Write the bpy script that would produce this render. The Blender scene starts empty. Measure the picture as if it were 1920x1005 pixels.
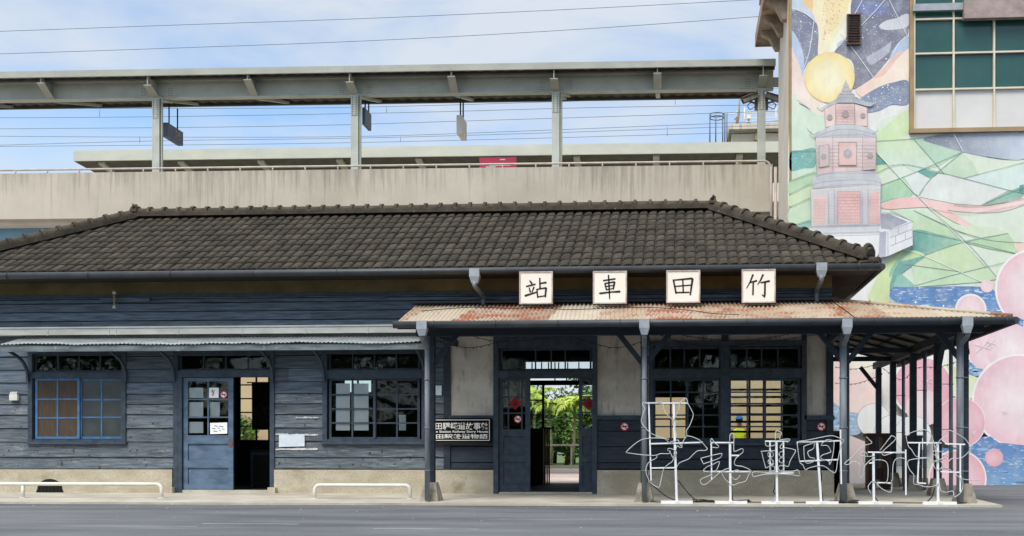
import bpy, bmesh, math, random
from mathutils import Vector, Matrix, noise as mnoise
random.seed(7)
SC = bpy.context.scene
COL = SC.collection
pi = math.pi
# ------------------------------------------------------------------ camera model (measured from the photograph)
F, PX, PY, CH = 1870.0, 1167.0, 840.0, 0.93
YAW = math.atan(113.0 / F)
SA, CA = math.sin(YAW), math.cos(YAW)
def at(px, py, Y):
    u = (px - PX) / F; v = (PY - py) / F
    t = Y / (CA + SA * u)
    return Vector((t * (CA * u - SA), Y, CH + t * v))
def rect(px0, py0, px1, py1, Y):
    xm = (px0 + px1) / 2; ym = (py0 + py1) / 2
    return at(px0, ym, Y).x, at(px1, ym, Y).x, at(xm, py1, Y).z, at(xm, py0, Y).z   # x0,x1,z0,z1
def lin(c):
    o = []
    for k in c[:3]:
        k /= 255.0
        o.append(k / 12.92 if k <= 0.04045 else ((k + 0.055) / 1.055) ** 2.4)
    return (o[0], o[1], o[2], 1.0)
# ------------------------------------------------------------------ materials
def newmat(name):
    m = bpy.data.materials.new(name); m.use_nodes = True
    nt = m.node_tree
    return m, nt, nt.nodes['Principled BSDF']
def mk(name, c1, c2=None, scale=4, stretch=(1, 1, 1), rough=0.7, bump=0.0, bscale=None, metal=0.0, spec=0.4,
       c3=None, s3=3, t3=0.6, w3=0.06, st3=(1, 1, 1), island=0.0, lo=0.35, hi=0.65, speck=None, sps=60, spt=0.7, attr=None):
    m, nt, b = newmat(name)
    N, L = nt.nodes, nt.links
    b.inputs['Roughness'].default_value = rough
    b.inputs['Metallic'].default_value = metal
    b.inputs['Specular IOR Level'].default_value = spec
    tc = N.new('ShaderNodeTexCoord')
    def noise(sc, st, detail=6, w=0.6):
        mp = N.new('ShaderNodeMapping'); mp.inputs['Scale'].default_value = st
        L.new(tc.outputs['Object'], mp.inputs['Vector'])
        n = N.new('ShaderNodeTexNoise'); n.inputs['Scale'].default_value = sc
        n.inputs['Detail'].default_value = detail; n.inputs['Roughness'].default_value = w
        L.new(mp.outputs['Vector'], n.inputs['Vector'])
        return n
    def ramp(src, p0, p1, a, z):
        r = N.new('ShaderNodeValToRGB')
        r.color_ramp.elements[0].position = p0; r.color_ramp.elements[0].color = a
        r.color_ramp.elements[1].position = p1; r.color_ramp.elements[1].color = z
        L.new(src, r.inputs['Fac']); return r.outputs['Color']
    def mix(fac, a, z, mode='MIX'):
        x = N.new('ShaderNodeMix'); x.data_type = 'RGBA'; x.blend_type = mode
        if isinstance(fac, float): x.inputs['Factor'].default_value = fac
        else: L.new(fac, x.inputs['Factor'])
        for i, s in ((6, a), (7, z)):
            if isinstance(s, tuple): x.inputs[i].default_value = s
            else: L.new(s, x.inputs[i])
        return x.outputs[2]
    if c2 is None: c2 = tuple(k * 0.86 for k in c1)
    n1 = noise(scale, stretch)
    col = ramp(n1.outputs['Fac'], lo, hi, lin(c1), lin(c2))
    if attr:
        a = N.new('ShaderNodeAttribute'); a.attribute_name = attr
        g = ramp(n1.outputs['Fac'], 0.25, 0.75, (0.88, 0.88, 0.88, 1), (1.06, 1.06, 1.06, 1))
        col = mix(1.0, a.outputs['Color'], g, 'MULTIPLY')
        nw = noise(3.1, (1, 1, 1), 8, .7); col = mix(ramp(nw.outputs['Fac'], .48, .8, (0, 0, 0, 1), (.38, .38, .38, 1)), col, lin((228, 229, 222)))
        nd = noise(9, (1, 1, .3), 6, .7); col = mix(1.0, col, ramp(nd.outputs['Fac'], .3, .7, (.93, .93, .92, 1), (1.03, 1.03, 1.03, 1)), 'MULTIPLY')
    if c3 is not None:
        n3 = noise(s3, st3, 8, 0.65)
        f = ramp(n3.outputs['Fac'], t3, t3 + w3, (0, 0, 0, 1), (1, 1, 1, 1))
        col = mix(f, col, lin(c3))
    if speck is not None:
        n4 = noise(sps, (1, 1, 1), 2, 0.5)
        f = ramp(n4.outputs['Fac'], spt, spt + 0.05, (0, 0, 0, 1), (1, 1, 1, 1))
        col = mix(f, col, lin(speck))
    if island:
        g = N.new('ShaderNodeNewGeometry')
        r = ramp(g.outputs['Random Per Island'], 0, 1, (1 - island,) * 3 + (1,), (1 + island,) * 3 + (1,))
        col = mix(1.0, col, r, 'MULTIPLY')
    L.new(col, b.inputs['Base Color'])
    if bump:
        nb = noise(bscale or scale * 4, stretch, 4)
        bp = N.new('ShaderNodeBump'); bp.inputs['Strength'].default_value = bump; bp.inputs['Distance'].default_value = 0.02
        L.new(nb.outputs['Fac'], bp.inputs['Height']); L.new(bp.outputs['Normal'], b.inputs['Normal'])
    return m
def glassmat(name, tint=(0.9, 0.93, 0.93), refl=0.8):
    m, nt, b = newmat(name); N, L = nt.nodes, nt.links
    N.remove(b); out = N['Material Output']
    t = N.new('ShaderNodeBsdfTransparent'); t.inputs['Color'].default_value = tint + (1,)
    g = N.new('ShaderNodeBsdfGlossy'); g.inputs['Roughness'].default_value = 0.03
    fr = N.new('ShaderNodeFresnel'); fr.inputs['IOR'].default_value = 1.45
    mu = N.new('ShaderNodeMath'); mu.operation = 'MULTIPLY'; mu.inputs[1].default_value = refl
    tc = N.new('ShaderNodeTexCoord'); nz = N.new('ShaderNodeTexNoise'); nz.inputs['Scale'].default_value = 1.6
    bp = N.new('ShaderNodeBump'); bp.inputs['Strength'].default_value = 0.12; bp.inputs['Distance'].default_value = 0.1
    L.new(tc.outputs['Object'], nz.inputs['Vector']); L.new(nz.outputs['Fac'], bp.inputs['Height'])
    L.new(bp.outputs['Normal'], g.inputs['Normal'])
    x = N.new('ShaderNodeMixShader')
    L.new(fr.outputs[0], mu.inputs[0]); L.new(mu.outputs[0], x.inputs[0])
    L.new(t.outputs[0], x.inputs[1]); L.new(g.outputs[0], x.inputs[2]); L.new(x.outputs[0], out.inputs['Surface'])
    return m
M = {}
M['board'] = mk('slate blue weathered boards', (108, 121, 133), (64, 76, 88), 3, (0.6, 1, 9), 0.75, 0.35, 14,
                c3=(128, 142, 152), s3=5, t3=0.60, w3=0.12, st3=(0.6, 1, 7), island=0.22, speck=(150, 152, 155), sps=22, spt=0.76)
M['board_worn'] = mk('grey worn boards', (116, 125, 133), (72, 80, 88), 4, (0.6, 1, 8), 0.85, 0.5, 14,
                c3=(142, 142, 142), s3=5, t3=0.57, w3=0.08, st3=(0.5, 1, 6), island=0.16, speck=(56, 54, 54), sps=12, spt=0.66)
M['dark_board'] = mk('dark blue painted timber', (48, 59, 71), (34, 43, 53), 3, (1, 1, 5), 0.7, 0.2, 12, island=0.12, c3=(78, 88, 102), s3=9, t3=0.68)
M['frame'] = mk('dark blue frame paint', (64, 77, 90), (46, 57, 69), 4, (2, 2, 2), 0.65, 0.15, 20, c3=(106, 118, 134), s3=8, t3=0.68)
M['bright_sash'] = mk('bright blue sash paint', (84, 126, 164), (64, 102, 140), 4, (2, 2, 2), 0.6, 0.1)
M['door_blue'] = mk('faded blue door paint', (98, 119, 141), (70, 90, 112), 2.5, (1, 1, 2.5), 0.7, 0.2, 20, c3=(128, 142, 160), s3=6, t3=0.64, speck=(120, 88, 66), sps=9, spt=0.72)
M['plaster'] = mk('aged grey plaster', (206, 200, 188), (176, 170, 158), 2.2, (1, 1, 1), 0.9, 0.15, 30, c3=(122, 117, 107), s3=2.6, t3=0.53, w3=0.2, st3=(2.6, 1, 0.6), speck=(92, 80, 66), sps=7, spt=0.75)
M['frieze'] = mk('brown stained plaster', (136, 118, 82), (106, 92, 62), 1.6, (1, 1, 1.4), 0.9, 0.1)
M['plinth'] = mk('pebble dash plinth', (204, 195, 174), (178, 167, 143), 2.0, (1, 1, 2), 0.95, 0.5, 80, speck=(152, 141, 120), sps=70, spt=0.56, c3=(150, 138, 112), s3=1.4, t3=0.60, w3=0.15)
M['tile'] = mk('dark clay roof tile', (74, 68, 56), (50, 46, 39), 3, (1, 1, 1), 0.9, 0.5, 30, island=0.22, c3=(104, 96, 80), s3=8, t3=0.64, w3=0.08, speck=(150, 142, 124), sps=15, spt=0.77)
M['ridge'] = mk('dark ridge tile', (82, 74, 61), (55, 50, 42), 4, (1, 1, 1), 0.9, 0.5, 24, island=0.18, c3=(126, 118, 102), s3=9, t3=0.63)
M['gutter'] = mk('dark grey gutter', (60, 64, 67), (44, 48, 51), 3, rough=0.5, spec=0.5)
M['pipe'] = mk('grey downpipe', (134, 139, 145), (104, 110, 117), 4, (3, 3, .6), rough=0.55, c3=(118, 123, 128), s3=6, t3=0.64)
M['rainhead'] = mk('pale grey rain head', (162, 168, 174), (140, 146, 152), 4, rough=0.55)
M['trough'] = mk('off white plastic trough', (202, 202, 194), (178, 178, 170), 2.5, (1, 1, 3), rough=0.6, c3=(140, 140, 132), s3=5, t3=0.66)
M['zinc'] = mk('pale zinc sheet', (158, 165, 165), (122, 129, 131), 3, (1, 3, 1), 0.6, c3=(116, 120, 120), s3=5, t3=0.64, metal=0.2)
M['awning_board'] = mk('green grey awning board', (122, 134, 134), (82, 93, 96), 3, (.7, 1, 4), 0.8, 0.2, c3=(142, 152, 152), s3=6, t3=0.62)
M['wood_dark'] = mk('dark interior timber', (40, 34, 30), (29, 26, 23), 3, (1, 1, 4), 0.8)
M['wood_red'] = mk('dark red brown wood', (70, 36, 30), (48, 25, 22), 3, (3, 3, .8), 0.6)
M['darkbox'] = mk('charcoal painted panel', (62, 64, 68), (48, 50, 54), 3, rough=0.6)
M['soffit'] = mk('dark soffit timber', (64, 58, 52), (48, 44, 40), 3, (1, 4, 1), 0.85)  # dark brown timber for soffit, fascia and roof deck
M['concrete_foot'] = mk('mossy concrete footing', (170, 162, 146), (128, 122, 108), 5, rough=0.95, bump=0.4, bscale=26, c3=(92, 90, 76), s3=5, t3=0.55, w3=.2)
M['pavement'] = mk('pale concrete pavement', (196, 190, 176), (168, 162, 148), 1.4, (1, 1, 1), 0.9, 0.2, 30, c3=(138, 132, 118), s3=1.2, t3=0.57, w3=.2, st3=(0.4, 1.6, 1), speck=(132, 126, 114), sps=40, spt=.66)
M['asphalt'] = mk('worn grey asphalt', (114, 116, 119), (84, 87, 91), 0.8, (0.35, 1.3, 1), 0.85, 0.6, 60, spec=0.3, c3=(136, 139, 143), s3=0.9, t3=0.56, w3=0.2, st3=(0.22, 1.8, 1), speck=(140, 142, 146), sps=34, spt=0.66)
M['paint_line'] = mk('worn road paint', (142, 147, 154), (108, 112, 117), 3, (.6, 3, 1), 0.85, lo=.34, hi=.6)
M['deck'] = mk('reddish paving', (190, 160, 150), (206, 198, 190), 0.6, (1, 0.4, 1), 0.85)
M['concrete'] = mk('stained beige concrete', (214, 203, 188), (194, 182, 166), 0.7, (1, 1, .5), 0.9, 0.1, 14, c3=(136, 126, 112), s3=1.6, t3=0.52, w3=0.22, st3=(3.4, 1, 0.16))
def parapetmat():
    m, nt, b = newmat('stained beige concrete'); N, L = nt.nodes, nt.links
    b.inputs['Roughness'].default_value = .9
    tc = N.new('ShaderNodeTexCoord'); sep = N.new('ShaderNodeSeparateXYZ'); L.new(tc.outputs['Object'], sep.inputs[0])
    def nz(sc, st, det=8, ro=.65):
        mp = N.new('ShaderNodeMapping'); mp.inputs['Scale'].default_value = st; L.new(tc.outputs['Object'], mp.inputs['Vector'])
        n = N.new('ShaderNodeTexNoise'); n.inputs['Scale'].default_value = sc; n.inputs['Detail'].default_value = det; n.inputs['Roughness'].default_value = ro
        L.new(mp.outputs[0], n.inputs['Vector']); return n.outputs['Fac']
    def rm(src, p0, p1, a, z):
        r = N.new('ShaderNodeValToRGB'); r.color_ramp.elements[0].position = p0; r.color_ramp.elements[0].color = a; r.color_ramp.elements[1].position = p1; r.color_ramp.elements[1].color = z
        L.new(src, r.inputs['Fac']); return r.outputs['Color']
    def mth(op, a, z):
        n = N.new('ShaderNodeMath'); n.operation = op
        for i, s in enumerate((a, z)):
            if isinstance(s, float): n.inputs[i].default_value = s
            else: L.new(s, n.inputs[i])
        return n.outputs[0]
    def mix(f, a, z):
        x = N.new('ShaderNodeMix'); x.data_type = 'RGBA'; L.new(f, x.inputs['Factor']); L.new(a, x.inputs[6])
        if isinstance(z, tuple): x.inputs[7].default_value = z
        else: L.new(z, x.inputs[7])
        return x.outputs[2]
    col = rm(nz(.5, (1, 1, 1), 5), .3, .7, lin((196, 187, 172)), lin((174, 166, 151)))
    hgt = mth('MULTIPLY', mth('SUBTRACT', sep.outputs['Z'], 8.4), .11)              # runs are strongest just under the coping
    st = mth('ADD', nz(1.0, (7, 1, .35), 9, .7), hgt); big = nz(.45, (.5, 1, .4), 3); s2 = mth('ADD', st, mth('MULTIPLY', big, .5))
    W = lambda v: (v, v, v, 1)
    col = mix(rm(s2, .78, 1.06, W(0), W(.62)), col, lin((112, 104, 90)))
    col = mix(rm(nz(1.0, (26, 1, .5), 4), .60, .75, W(0), W(.28)), col, lin((120, 112, 96)))
    col = mix(rm(nz(1.6, (5, 1, .3), 6), .62, .8, W(0), W(.4)), col, lin((206, 198, 182)))
    L.new(col, b.inputs['Base Color']); return m
M['parapet'] = parapetmat()
M['concrete_plain'] = mk('beige render', (222, 212, 196), (208, 197, 180), 0.8, rough=0.9, c3=(182, 170, 150), s3=1.2, t3=.62, w3=.2, st3=(1.4, 1, .3))
M['trim_brown'] = mk('ochre brown trim', (164, 142, 108), (146, 124, 92), 3, rough=0.8)
M['cornice'] = mk('weathered cornice', (176, 160, 140), (132, 116, 98), 2.5, rough=0.85)
M['steel'] = mk('grey green painted steel', (172, 174, 162), (156, 158, 148), 1.2, (1, 1, 2), 0.6, c3=(138, 140, 132), s3=2, t3=.64, w3=.15)
M['girder'] = mk('grey green steel lightened to look lit', (192, 195, 185), (172, 176, 167), 1.2, (1, 1, 2), 0.6, c3=(160, 162, 152), s3=2, t3=.62, w3=.15)  # steel colour lightened so girder and columns look lit under the canopy
M['tan_wall'] = mk('tan rendered wall', (216, 190, 152), (204, 178, 142), .8, rough=.9)
M['steel_pale'] = mk('pale painted fascia', (208, 211, 197), (194, 198, 186), 0.8, (1, 1, 2), 0.6, c3=(212, 208, 180), s3=.8, t3=.6, w3=.15)
M['steel_dark'] = mk('dark ribbed soffit', (88, 86, 80), (70, 68, 64), 3, rough=0.7)
M['blue_panel'] = mk('teal blue painted wall', (104, 150, 180), (150, 176, 190), 0.5, (.4, 1, 1.5), 0.7)
M['rail_metal'] = mk('pinkish grey rail paint', (200, 188, 176), (178, 166, 156), 4, rough=0.5)
M['white_rail'] = mk('cream painted pipe', (226, 224, 212), (206, 204, 192), 4, rough=0.5)
M['white_metal'] = mk('white painted metal', (238, 240, 242), (222, 224, 226), 5, rough=0.45)
M['rope'] = mk('translucent white rope light', (206, 210, 206), (182, 187, 184), 6, rough=0.4)
M['cable'] = mk('black rubber cable', (32, 32, 34), (24, 24, 26), 5, rough=0.6)
M['wire'] = mk('thin overhead wire', (112, 122, 136), (102, 112, 128), 5, rough=0.5)
M['sign_white'] = mk('ivory sign face', (240, 235, 222), (234, 228, 214), 2, rough=0.6, c3=(232, 225, 210), s3=3, t3=.68)
M['sign_edge'] = mk('dark sign frame', (64, 48, 44), (46, 36, 34), 5, rough=0.6)
M['sign_edge_pale'] = mk('pale worn sign frame', (206, 196, 186), (160, 140, 128), 6, rough=0.6)
M['ink'] = mk('brush black paint', (38, 24, 24), (30, 20, 20), 5, rough=0.5)
M['sign_black'] = mk('black lacquer board', (20, 14, 12), (15, 11, 10), 4, rough=0.8, spec=0.15)
M['letter'] = mk('pale lettering', (250, 247, 240), (242, 238, 230), 5, rough=0.6)
M['paper'] = mk('white paper', (252, 252, 252), (247, 248, 249), 3, rough=0.9)
M['paper_blue'] = mk('pale blue notice', (196, 208, 220), (218, 226, 232), 6, rough=0.8)
M['red'] = mk('sign red', (196, 40, 48), (178, 34, 42), 5, rough=0.6)
M['deep_red'] = mk('festive red paper', (158, 22, 30), (134, 18, 26), 6, rough=0.7)
M['banner'] = mk('crimson banner', (188, 60, 88), (172, 50, 78), 2, rough=0.7)
M['pane'] = glassmat('window glass')
M['pane_dusty'] = mk('obscured grey pane', (76, 80, 80), (62, 66, 66), 3, rough=0.25, spec=0.5)
M['board_brown'] = mk('brown board behind glass', (84, 70, 56), (68, 56, 44), 4, (6, 1, 1), rough=0.7)
M['green_glass'] = mk('dark green tinted glass', (40, 78, 74), (48, 88, 82), 1.2, rough=0.12, spec=0.5)
M['white_panel'] = mk('white opaque window panel', (214, 212, 208), (204, 202, 198), 1, rough=0.5)
M['mullion'] = mk('cream aluminium mullion', (222, 212, 190), (206, 196, 174), 3, rough=0.5)
M['mauve'] = mk('dusty pink steel beam', (168, 152, 146), (142, 126, 120), 3, (1, 1, 1), rough=0.7)
M['louver'] = mk('rusty brown louver', (96, 76, 68), (74, 58, 52), 5, rough=0.7)
M['trunk'] = mk('pale palm trunk', (158, 150, 124), (122, 116, 92), 6, (1, 1, 4), 0.9)
M['bark'] = mk('brown bark', (92, 78, 62), (66, 56, 44), 6, (1, 1, .4), 0.9)
M['palm_leaf'] = mk('palm frond green', (196, 208, 92), (134, 164, 62), 2.5, rough=0.55, island=0.35)
M['leaf'] = mk('dark broad leaf', (78, 108, 52), (50, 78, 38), 2, rough=0.6, island=0.4)
M['leaf_light'] = mk('light shrub leaf', (116, 148, 66), (78, 112, 46), 2, rough=0.6, island=0.35)
M['grass'] = mk('rough grass', (98, 120, 56), (70, 92, 42), 3, rough=0.9)
M['yellow'] = mk('fluorescent yellow vest', (222, 232, 40), (206, 218, 34), 4, rough=0.7)
M['cap_blue'] = mk('blue cap', (50, 120, 186), (44, 104, 166), 4, rough=0.8)
M['trouser'] = mk('dark trousers', (52, 54, 62), (42, 44, 50), 4, rough=0.9)
M['skin'] = mk('skin', (190, 142, 112), (178, 130, 102), 4, rough=0.6)
M['hair'] = mk('black hair', (30, 26, 24), (22, 20, 18), 8, rough=0.6)
M['black'] = mk('black vent mesh', (22, 22, 24), (16, 16, 17), 6, (14, 1, 1), rough=0.8)
M['plate'] = mk('rusted steel plate', (124, 88, 72), (92, 68, 58), 9, rough=0.8)
M['peel'] = mk('bare white peeled paint', (206, 206, 204), (182, 182, 180), 8, rough=0.9)
M['grey_sign'] = mk('dark grey lightbox', (88, 96, 112), (76, 84, 100), 3, rough=0.5)
M['cream_sign'] = mk('cream lightbox', (222, 218, 206), (208, 204, 192), 3, rough=0.5)
M['cctv'] = mk('dirty grey camera housing', (120, 116, 108), (88, 84, 78), 6, rough=0.6)
def rustmat():
    m, nt, b = newmat('rusted corrugated iron'); N, L = nt.nodes, nt.links
    b.inputs['Roughness'].default_value = 0.75; b.inputs['Specular IOR Level'].default_value = 0.3
    tc = N.new('ShaderNodeTexCoord'); sep = N.new('ShaderNodeSeparateXYZ'); L.new(tc.outputs['Object'], sep.inputs[0])
    mu = N.new('ShaderNodeMath'); mu.operation = 'MULTIPLY'; mu.inputs[1].default_value = 1.28; L.new(sep.outputs['X'], mu.inputs[0])
    fl = N.new('ShaderNodeMath'); fl.operation = 'FLOOR'; L.new(mu.outputs[0], fl.inputs[0])
    wn = N.new('ShaderNodeTexWhiteNoise'); wn.noise_dimensions = '1D'; L.new(fl.outputs[0], wn.inputs['W'])
    def rmp(src, *st):
        r = N.new('ShaderNodeValToRGB'); e = r.color_ramp.elements
        e[0].position, e[0].color = st[0][0], st[0][1]; e[1].position, e[1].color = st[-1][0], st[-1][1]
        for p, c in st[1:-1]:
            q = e.new(p); q.color = c
        L.new(src, r.inputs['Fac']); return r.outputs['Color']
    def nz(sc, st, det=8):
        mp = N.new('ShaderNodeMapping'); mp.inputs['Scale'].default_value = st; L.new(tc.outputs['Object'], mp.inputs['Vector'])
        n = N.new('ShaderNodeTexNoise'); n.inputs['Scale'].default_value = sc; n.inputs['Detail'].default_value = det; n.inputs['Roughness'].default_value = .65
        L.new(mp.outputs[0], n.inputs['Vector']); return n.outputs['Fac']
    def mix(f, a, z):
        x = N.new('ShaderNodeMix'); x.data_type = 'RGBA'
        if isinstance(f, float): x.inputs['Factor'].default_value = f
        else: L.new(f, x.inputs['Factor'])
        L.new(a, x.inputs[6]); L.new(z, x.inputs[7]); return x.outputs[2]
    W = lambda v: (v, v, v, 1)
    base = rmp(nz(3, (1, 1, 1)), (.3, lin((194, 182, 162))), (.7, lin((150, 136, 116))))
    tint = rmp(wn.outputs['Value'], (0, lin((186, 176, 156))), (.45, lin((176, 159, 136))), (.66, lin((156, 136, 112))), (.82, lin((132, 116, 100))), (1, lin((216, 204, 190))))
    col = mix(.6, base, tint)
    dens = N.new('ShaderNodeMath'); dens.operation = 'MULTIPLY_ADD'; dens.inputs[1].default_value = .27; dens.inputs[2].default_value = -.155
    L.new(wn.outputs['Value'], dens.inputs[0])
    a1 = N.new('ShaderNodeMath'); a1.operation = 'ADD'; L.new(nz(2.6, (1, 1, 1), 10), a1.inputs[0]); L.new(dens.outputs[0], a1.inputs[1])
    rust = rmp(nz(7, (1, 1, 1)), (.3, lin((168, 98, 60))), (.55, lin((138, 86, 60))), (.8, lin((96, 72, 56))))
    col = mix(rmp(a1.outputs[0], (.50, W(0)), (.63, W(.95))), col, rust)
    spk = rmp(nz(16, (1, 1, 1), 5), (.62, W(0)), (.72, W(.65)))
    col = mix(spk, col, rust)
    wht = rmp(nz(9, (1, 1, 1), 4), (.66, W(0)), (.72, W(.8)))
    wc = N.new('ShaderNodeRGB'); wc.outputs[0].default_value = lin((226, 222, 216)); col = mix(wht, col, wc.outputs[0])
    L.new(col, b.inputs['Base Color'])
    return m
M['rust'] = rustmat()
M['mural'] = mk('painted mural', (255, 255, 255), (255, 255, 255), 1.7, rough=0.8, attr='Col', bump=0.05, bscale=30)
# ------------------------------------------------------------------ mesh helpers
def BM(): return bmesh.new()
def box(bm, x0, x1, y0, y1, z0, z1, mi=0):
    if x1 < x0: x0, x1 = x1, x0
    if y1 < y0: y0, y1 = y1, y0
    if z1 < z0: z0, z1 = z1, z0
    v = [bm.verts.new(c) for c in ((x0, y0, z0), (x1, y0, z0), (x1, y1, z0), (x0, y1, z0), (x0, y0, z1), (x1, y0, z1), (x1, y1, z1), (x0, y1, z1))]
    for f in ((0, 1, 5, 4), (1, 2, 6, 5), (2, 3, 7, 6), (3, 0, 4, 7), (4, 5, 6, 7), (3, 2, 1, 0)):
        q = bm.faces.new([v[i] for i in f]); q.material_index = mi
    return v
def pbox(bm, px0, py0, px1, py1, Y, d=0.03, back=0.0):
    """a box whose front face covers that rectangle on the plane Y-d, reaching back to Y+back"""
    x0, x1, z0, z1 = rect(px0, py0, px1, py1, Y)
    box(bm, x0, x1, Y - d, Y + back, z0, z1)
def frustum(bm, c, w0, d0, w1, d1, h):
    v = []
    for (w, d, z) in ((w0, d0, 0), (w1, d1, h)):
        for sx, sy in ((-1, -1), (1, -1), (1, 1), (-1, 1)):
            v.append(bm.verts.new((c[0] + sx * w / 2, c[1] + sy * d / 2, c[2] + z)))
    for f in ((0, 1, 5, 4), (1, 2, 6, 5), (2, 3, 7, 6), (3, 0, 4, 7), (4, 5, 6, 7), (3, 2, 1, 0)):
        bm.faces.new([v[i] for i in f])
def tube(bm, pts, r, n=8, closed=False, r1=None):
    pts = [Vector(p) for p in pts]
    P = [pts[0]]
    for p in pts[1:]:
        if (p - P[-1]).length > 1e-5: P.append(p)
    if len(P) < 2: return
    rings = []; up = None
    for i, p in enumerate(P):
        if closed: t = (P[(i + 1) % len(P)] - P[i - 1])
        else: t = P[min(i + 1, len(P) - 1)] - P[max(i - 1, 0)]
        if t.length < 1e-9: t = Vector((0, 0, 1))
        t.normalize()
        if up is None:
            up = Vector((0, 0, 1)) if abs(t.z) < 0.9 else Vector((0, 1, 0))
        a = t.cross(up)
        if a.length < 1e-4: a = t.cross(Vector((1, 0, 0)))
        a.normalize(); b = a.cross(t).normalized(); up = b
        rr = r if r1 is None else r + (r1 - r) * i / (len(P) - 1)
        rings.append([bm.verts.new(p + (a * math.cos(2 * pi * k / n) + b * math.sin(2 * pi * k / n)) * rr) for k in range(n)])
    m = len(rings)
    for i in range(m if closed else m - 1):
        A, B = rings[i], rings[(i + 1) % m]
        for k in range(n):
            f = bm.faces.new((A[k], A[(k + 1) % n], B[(k + 1) % n], B[k])); f.smooth = True
    if not closed:
        bm.faces.new(rings[0][::-1]); bm.faces.new(rings[-1])
def bar(bm, a, b, w, d=None):
    """square bar between two points"""
    a, b = Vector(a), Vector(b); d = d or w
    t = (b - a).normalized()
    s = t.cross(Vector((0, 1, 0)))
    if s.length < 1e-3: s = t.cross(Vector((1, 0, 0)))
    s.normalize(); u = t.cross(s).normalized()
    v = [bm.verts.new(p + s * i * w / 2 + u * j * d / 2) for p in (a, b) for i, j in ((-1, -1), (1, -1), (1, 1), (-1, 1))]
    for f in ((0, 1, 5, 4), (1, 2, 6, 5), (2, 3, 7, 6), (3, 0, 4, 7), (4, 5, 6, 7), (3, 2, 1, 0)):
        bm.faces.new([v[i] for i in f])
def disc(bm, c, r, n=20, y=0.004, r0=0.0):
    """disc facing -Y, a few mm thick"""
    c = Vector(c)
    o = [bm.verts.new(c + Vector((math.cos(2 * pi * k / n) * r, 0, math.sin(2 * pi * k / n) * r))) for k in range(n)]
    if r0 <= 0:
        bm.faces.new(o[::-1])
    else:
        i = [bm.verts.new(c + Vector((math.cos(2 * pi * k / n) * r0, 0, math.sin(2 * pi * k / n) * r0))) for k in range(n)]
        for k in range(n): bm.faces.new((o[k], i[k], i[(k + 1) % n], o[(k + 1) % n]))
    ob = [bm.verts.new(v.co + Vector((0, y, 0))) for v in o]
    for k in range(n): bm.faces.new((o[k], o[(k + 1) % n], ob[(k + 1) % n], ob[k]))
def prism(bm, pts, d):
    """polygon given in front view (list of Vectors), extruded back by d along Y"""
    a = [bm.verts.new(p) for p in pts]; b = [bm.verts.new(Vector(p) + Vector((0, d, 0))) for p in pts]
    n = len(a)
    bm.faces.new(a[::-1]); bm.faces.new(b)
    for k in range(n): bm.faces.new((a[k], a[(k + 1) % n], b[(k + 1) % n], b[k]))
def smooth_line(pts, sub=5, closed=False):
    P = [Vector(p) for p in pts]; n = len(P); out = []
    rng = range(n if closed else n - 1)
    for i in rng:
        if closed: p0, p1, p2, p3 = P[i - 1], P[i], P[(i + 1) % n], P[(i + 2) % n]
        else: p0, p1, p2, p3 = P[max(i - 1, 0)], P[i], P[i + 1], P[min(i + 2, n - 1)]
        for s in range(sub):
            t = s / sub
            out.append(0.5 * ((2 * p1) + (p2 - p0) * t + (2 * p0 - 5 * p1 + 4 * p2 - p3) * t * t + (3 * p1 - p0 - 3 * p2 + p3) * t ** 3))
    if not closed: out.append(P[-1])
    return out
# ------------------------------------------------------------------ objects
def tag(o, label=None, cat=None, group=None, kind=None):
    if label: o['label'] = label
    if cat: o['category'] = cat
    if group: o['group'] = group
    if kind: o['kind'] = kind
    return o
def thing(name, loc, label, cat, group=None):
    o = bpy.data.objects.new(name, None); COL.objects.link(o); o.location = loc
    o.empty_display_size = 0.2
    return tag(o, label, cat, group)
def rootloc(p):
    while p.parent: p = p.parent
    return p.location.copy()
def obj(name, bm, mats, parent=None, loc=None, recalc=True):
    """links a bmesh (world coordinates) as one mesh object"""
    if recalc: bmesh.ops.recalc_face_normals(bm, faces=bm.faces[:])
    org = rootloc(parent) if parent else (Vector(loc) if loc is not None else Vector((0, 0, 0)))
    me = bpy.data.meshes.new(name)
    if org.length > 0: bmesh.ops.translate(bm, vec=-org, verts=bm.verts[:])
    bm.to_mesh(me); bm.free()
    if not isinstance(mats, (list, tuple)): mats = [mats]
    for m in mats: me.materials.append(M[m] if isinstance(m, str) else m)
    o = bpy.data.objects.new(name, me); COL.objects.link(o)
    if parent: o.parent = parent
    else: o.location = org
    return o
def copy_tree(o, parent=None):
    c = o.copy(); COL.objects.link(c)
    if parent: c.parent = parent; c.matrix_parent_inverse = o.matrix_parent_inverse
    for ch in list(o.children): copy_tree(ch, c)
    return c
def center_loc(bm):
    xs = [v.co.x for v in bm.verts]; ys = [v.co.y for v in bm.verts]; zs = [v.co.z for v in bm.verts]
    return Vector(((min(xs) + max(xs)) / 2, (min(ys) + max(ys)) / 2, min(zs)))
def solo(name, bm, mats, label, cat, group=None):
    return tag(obj(name, bm, mats, None, center_loc(bm)), label, cat, group)
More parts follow.
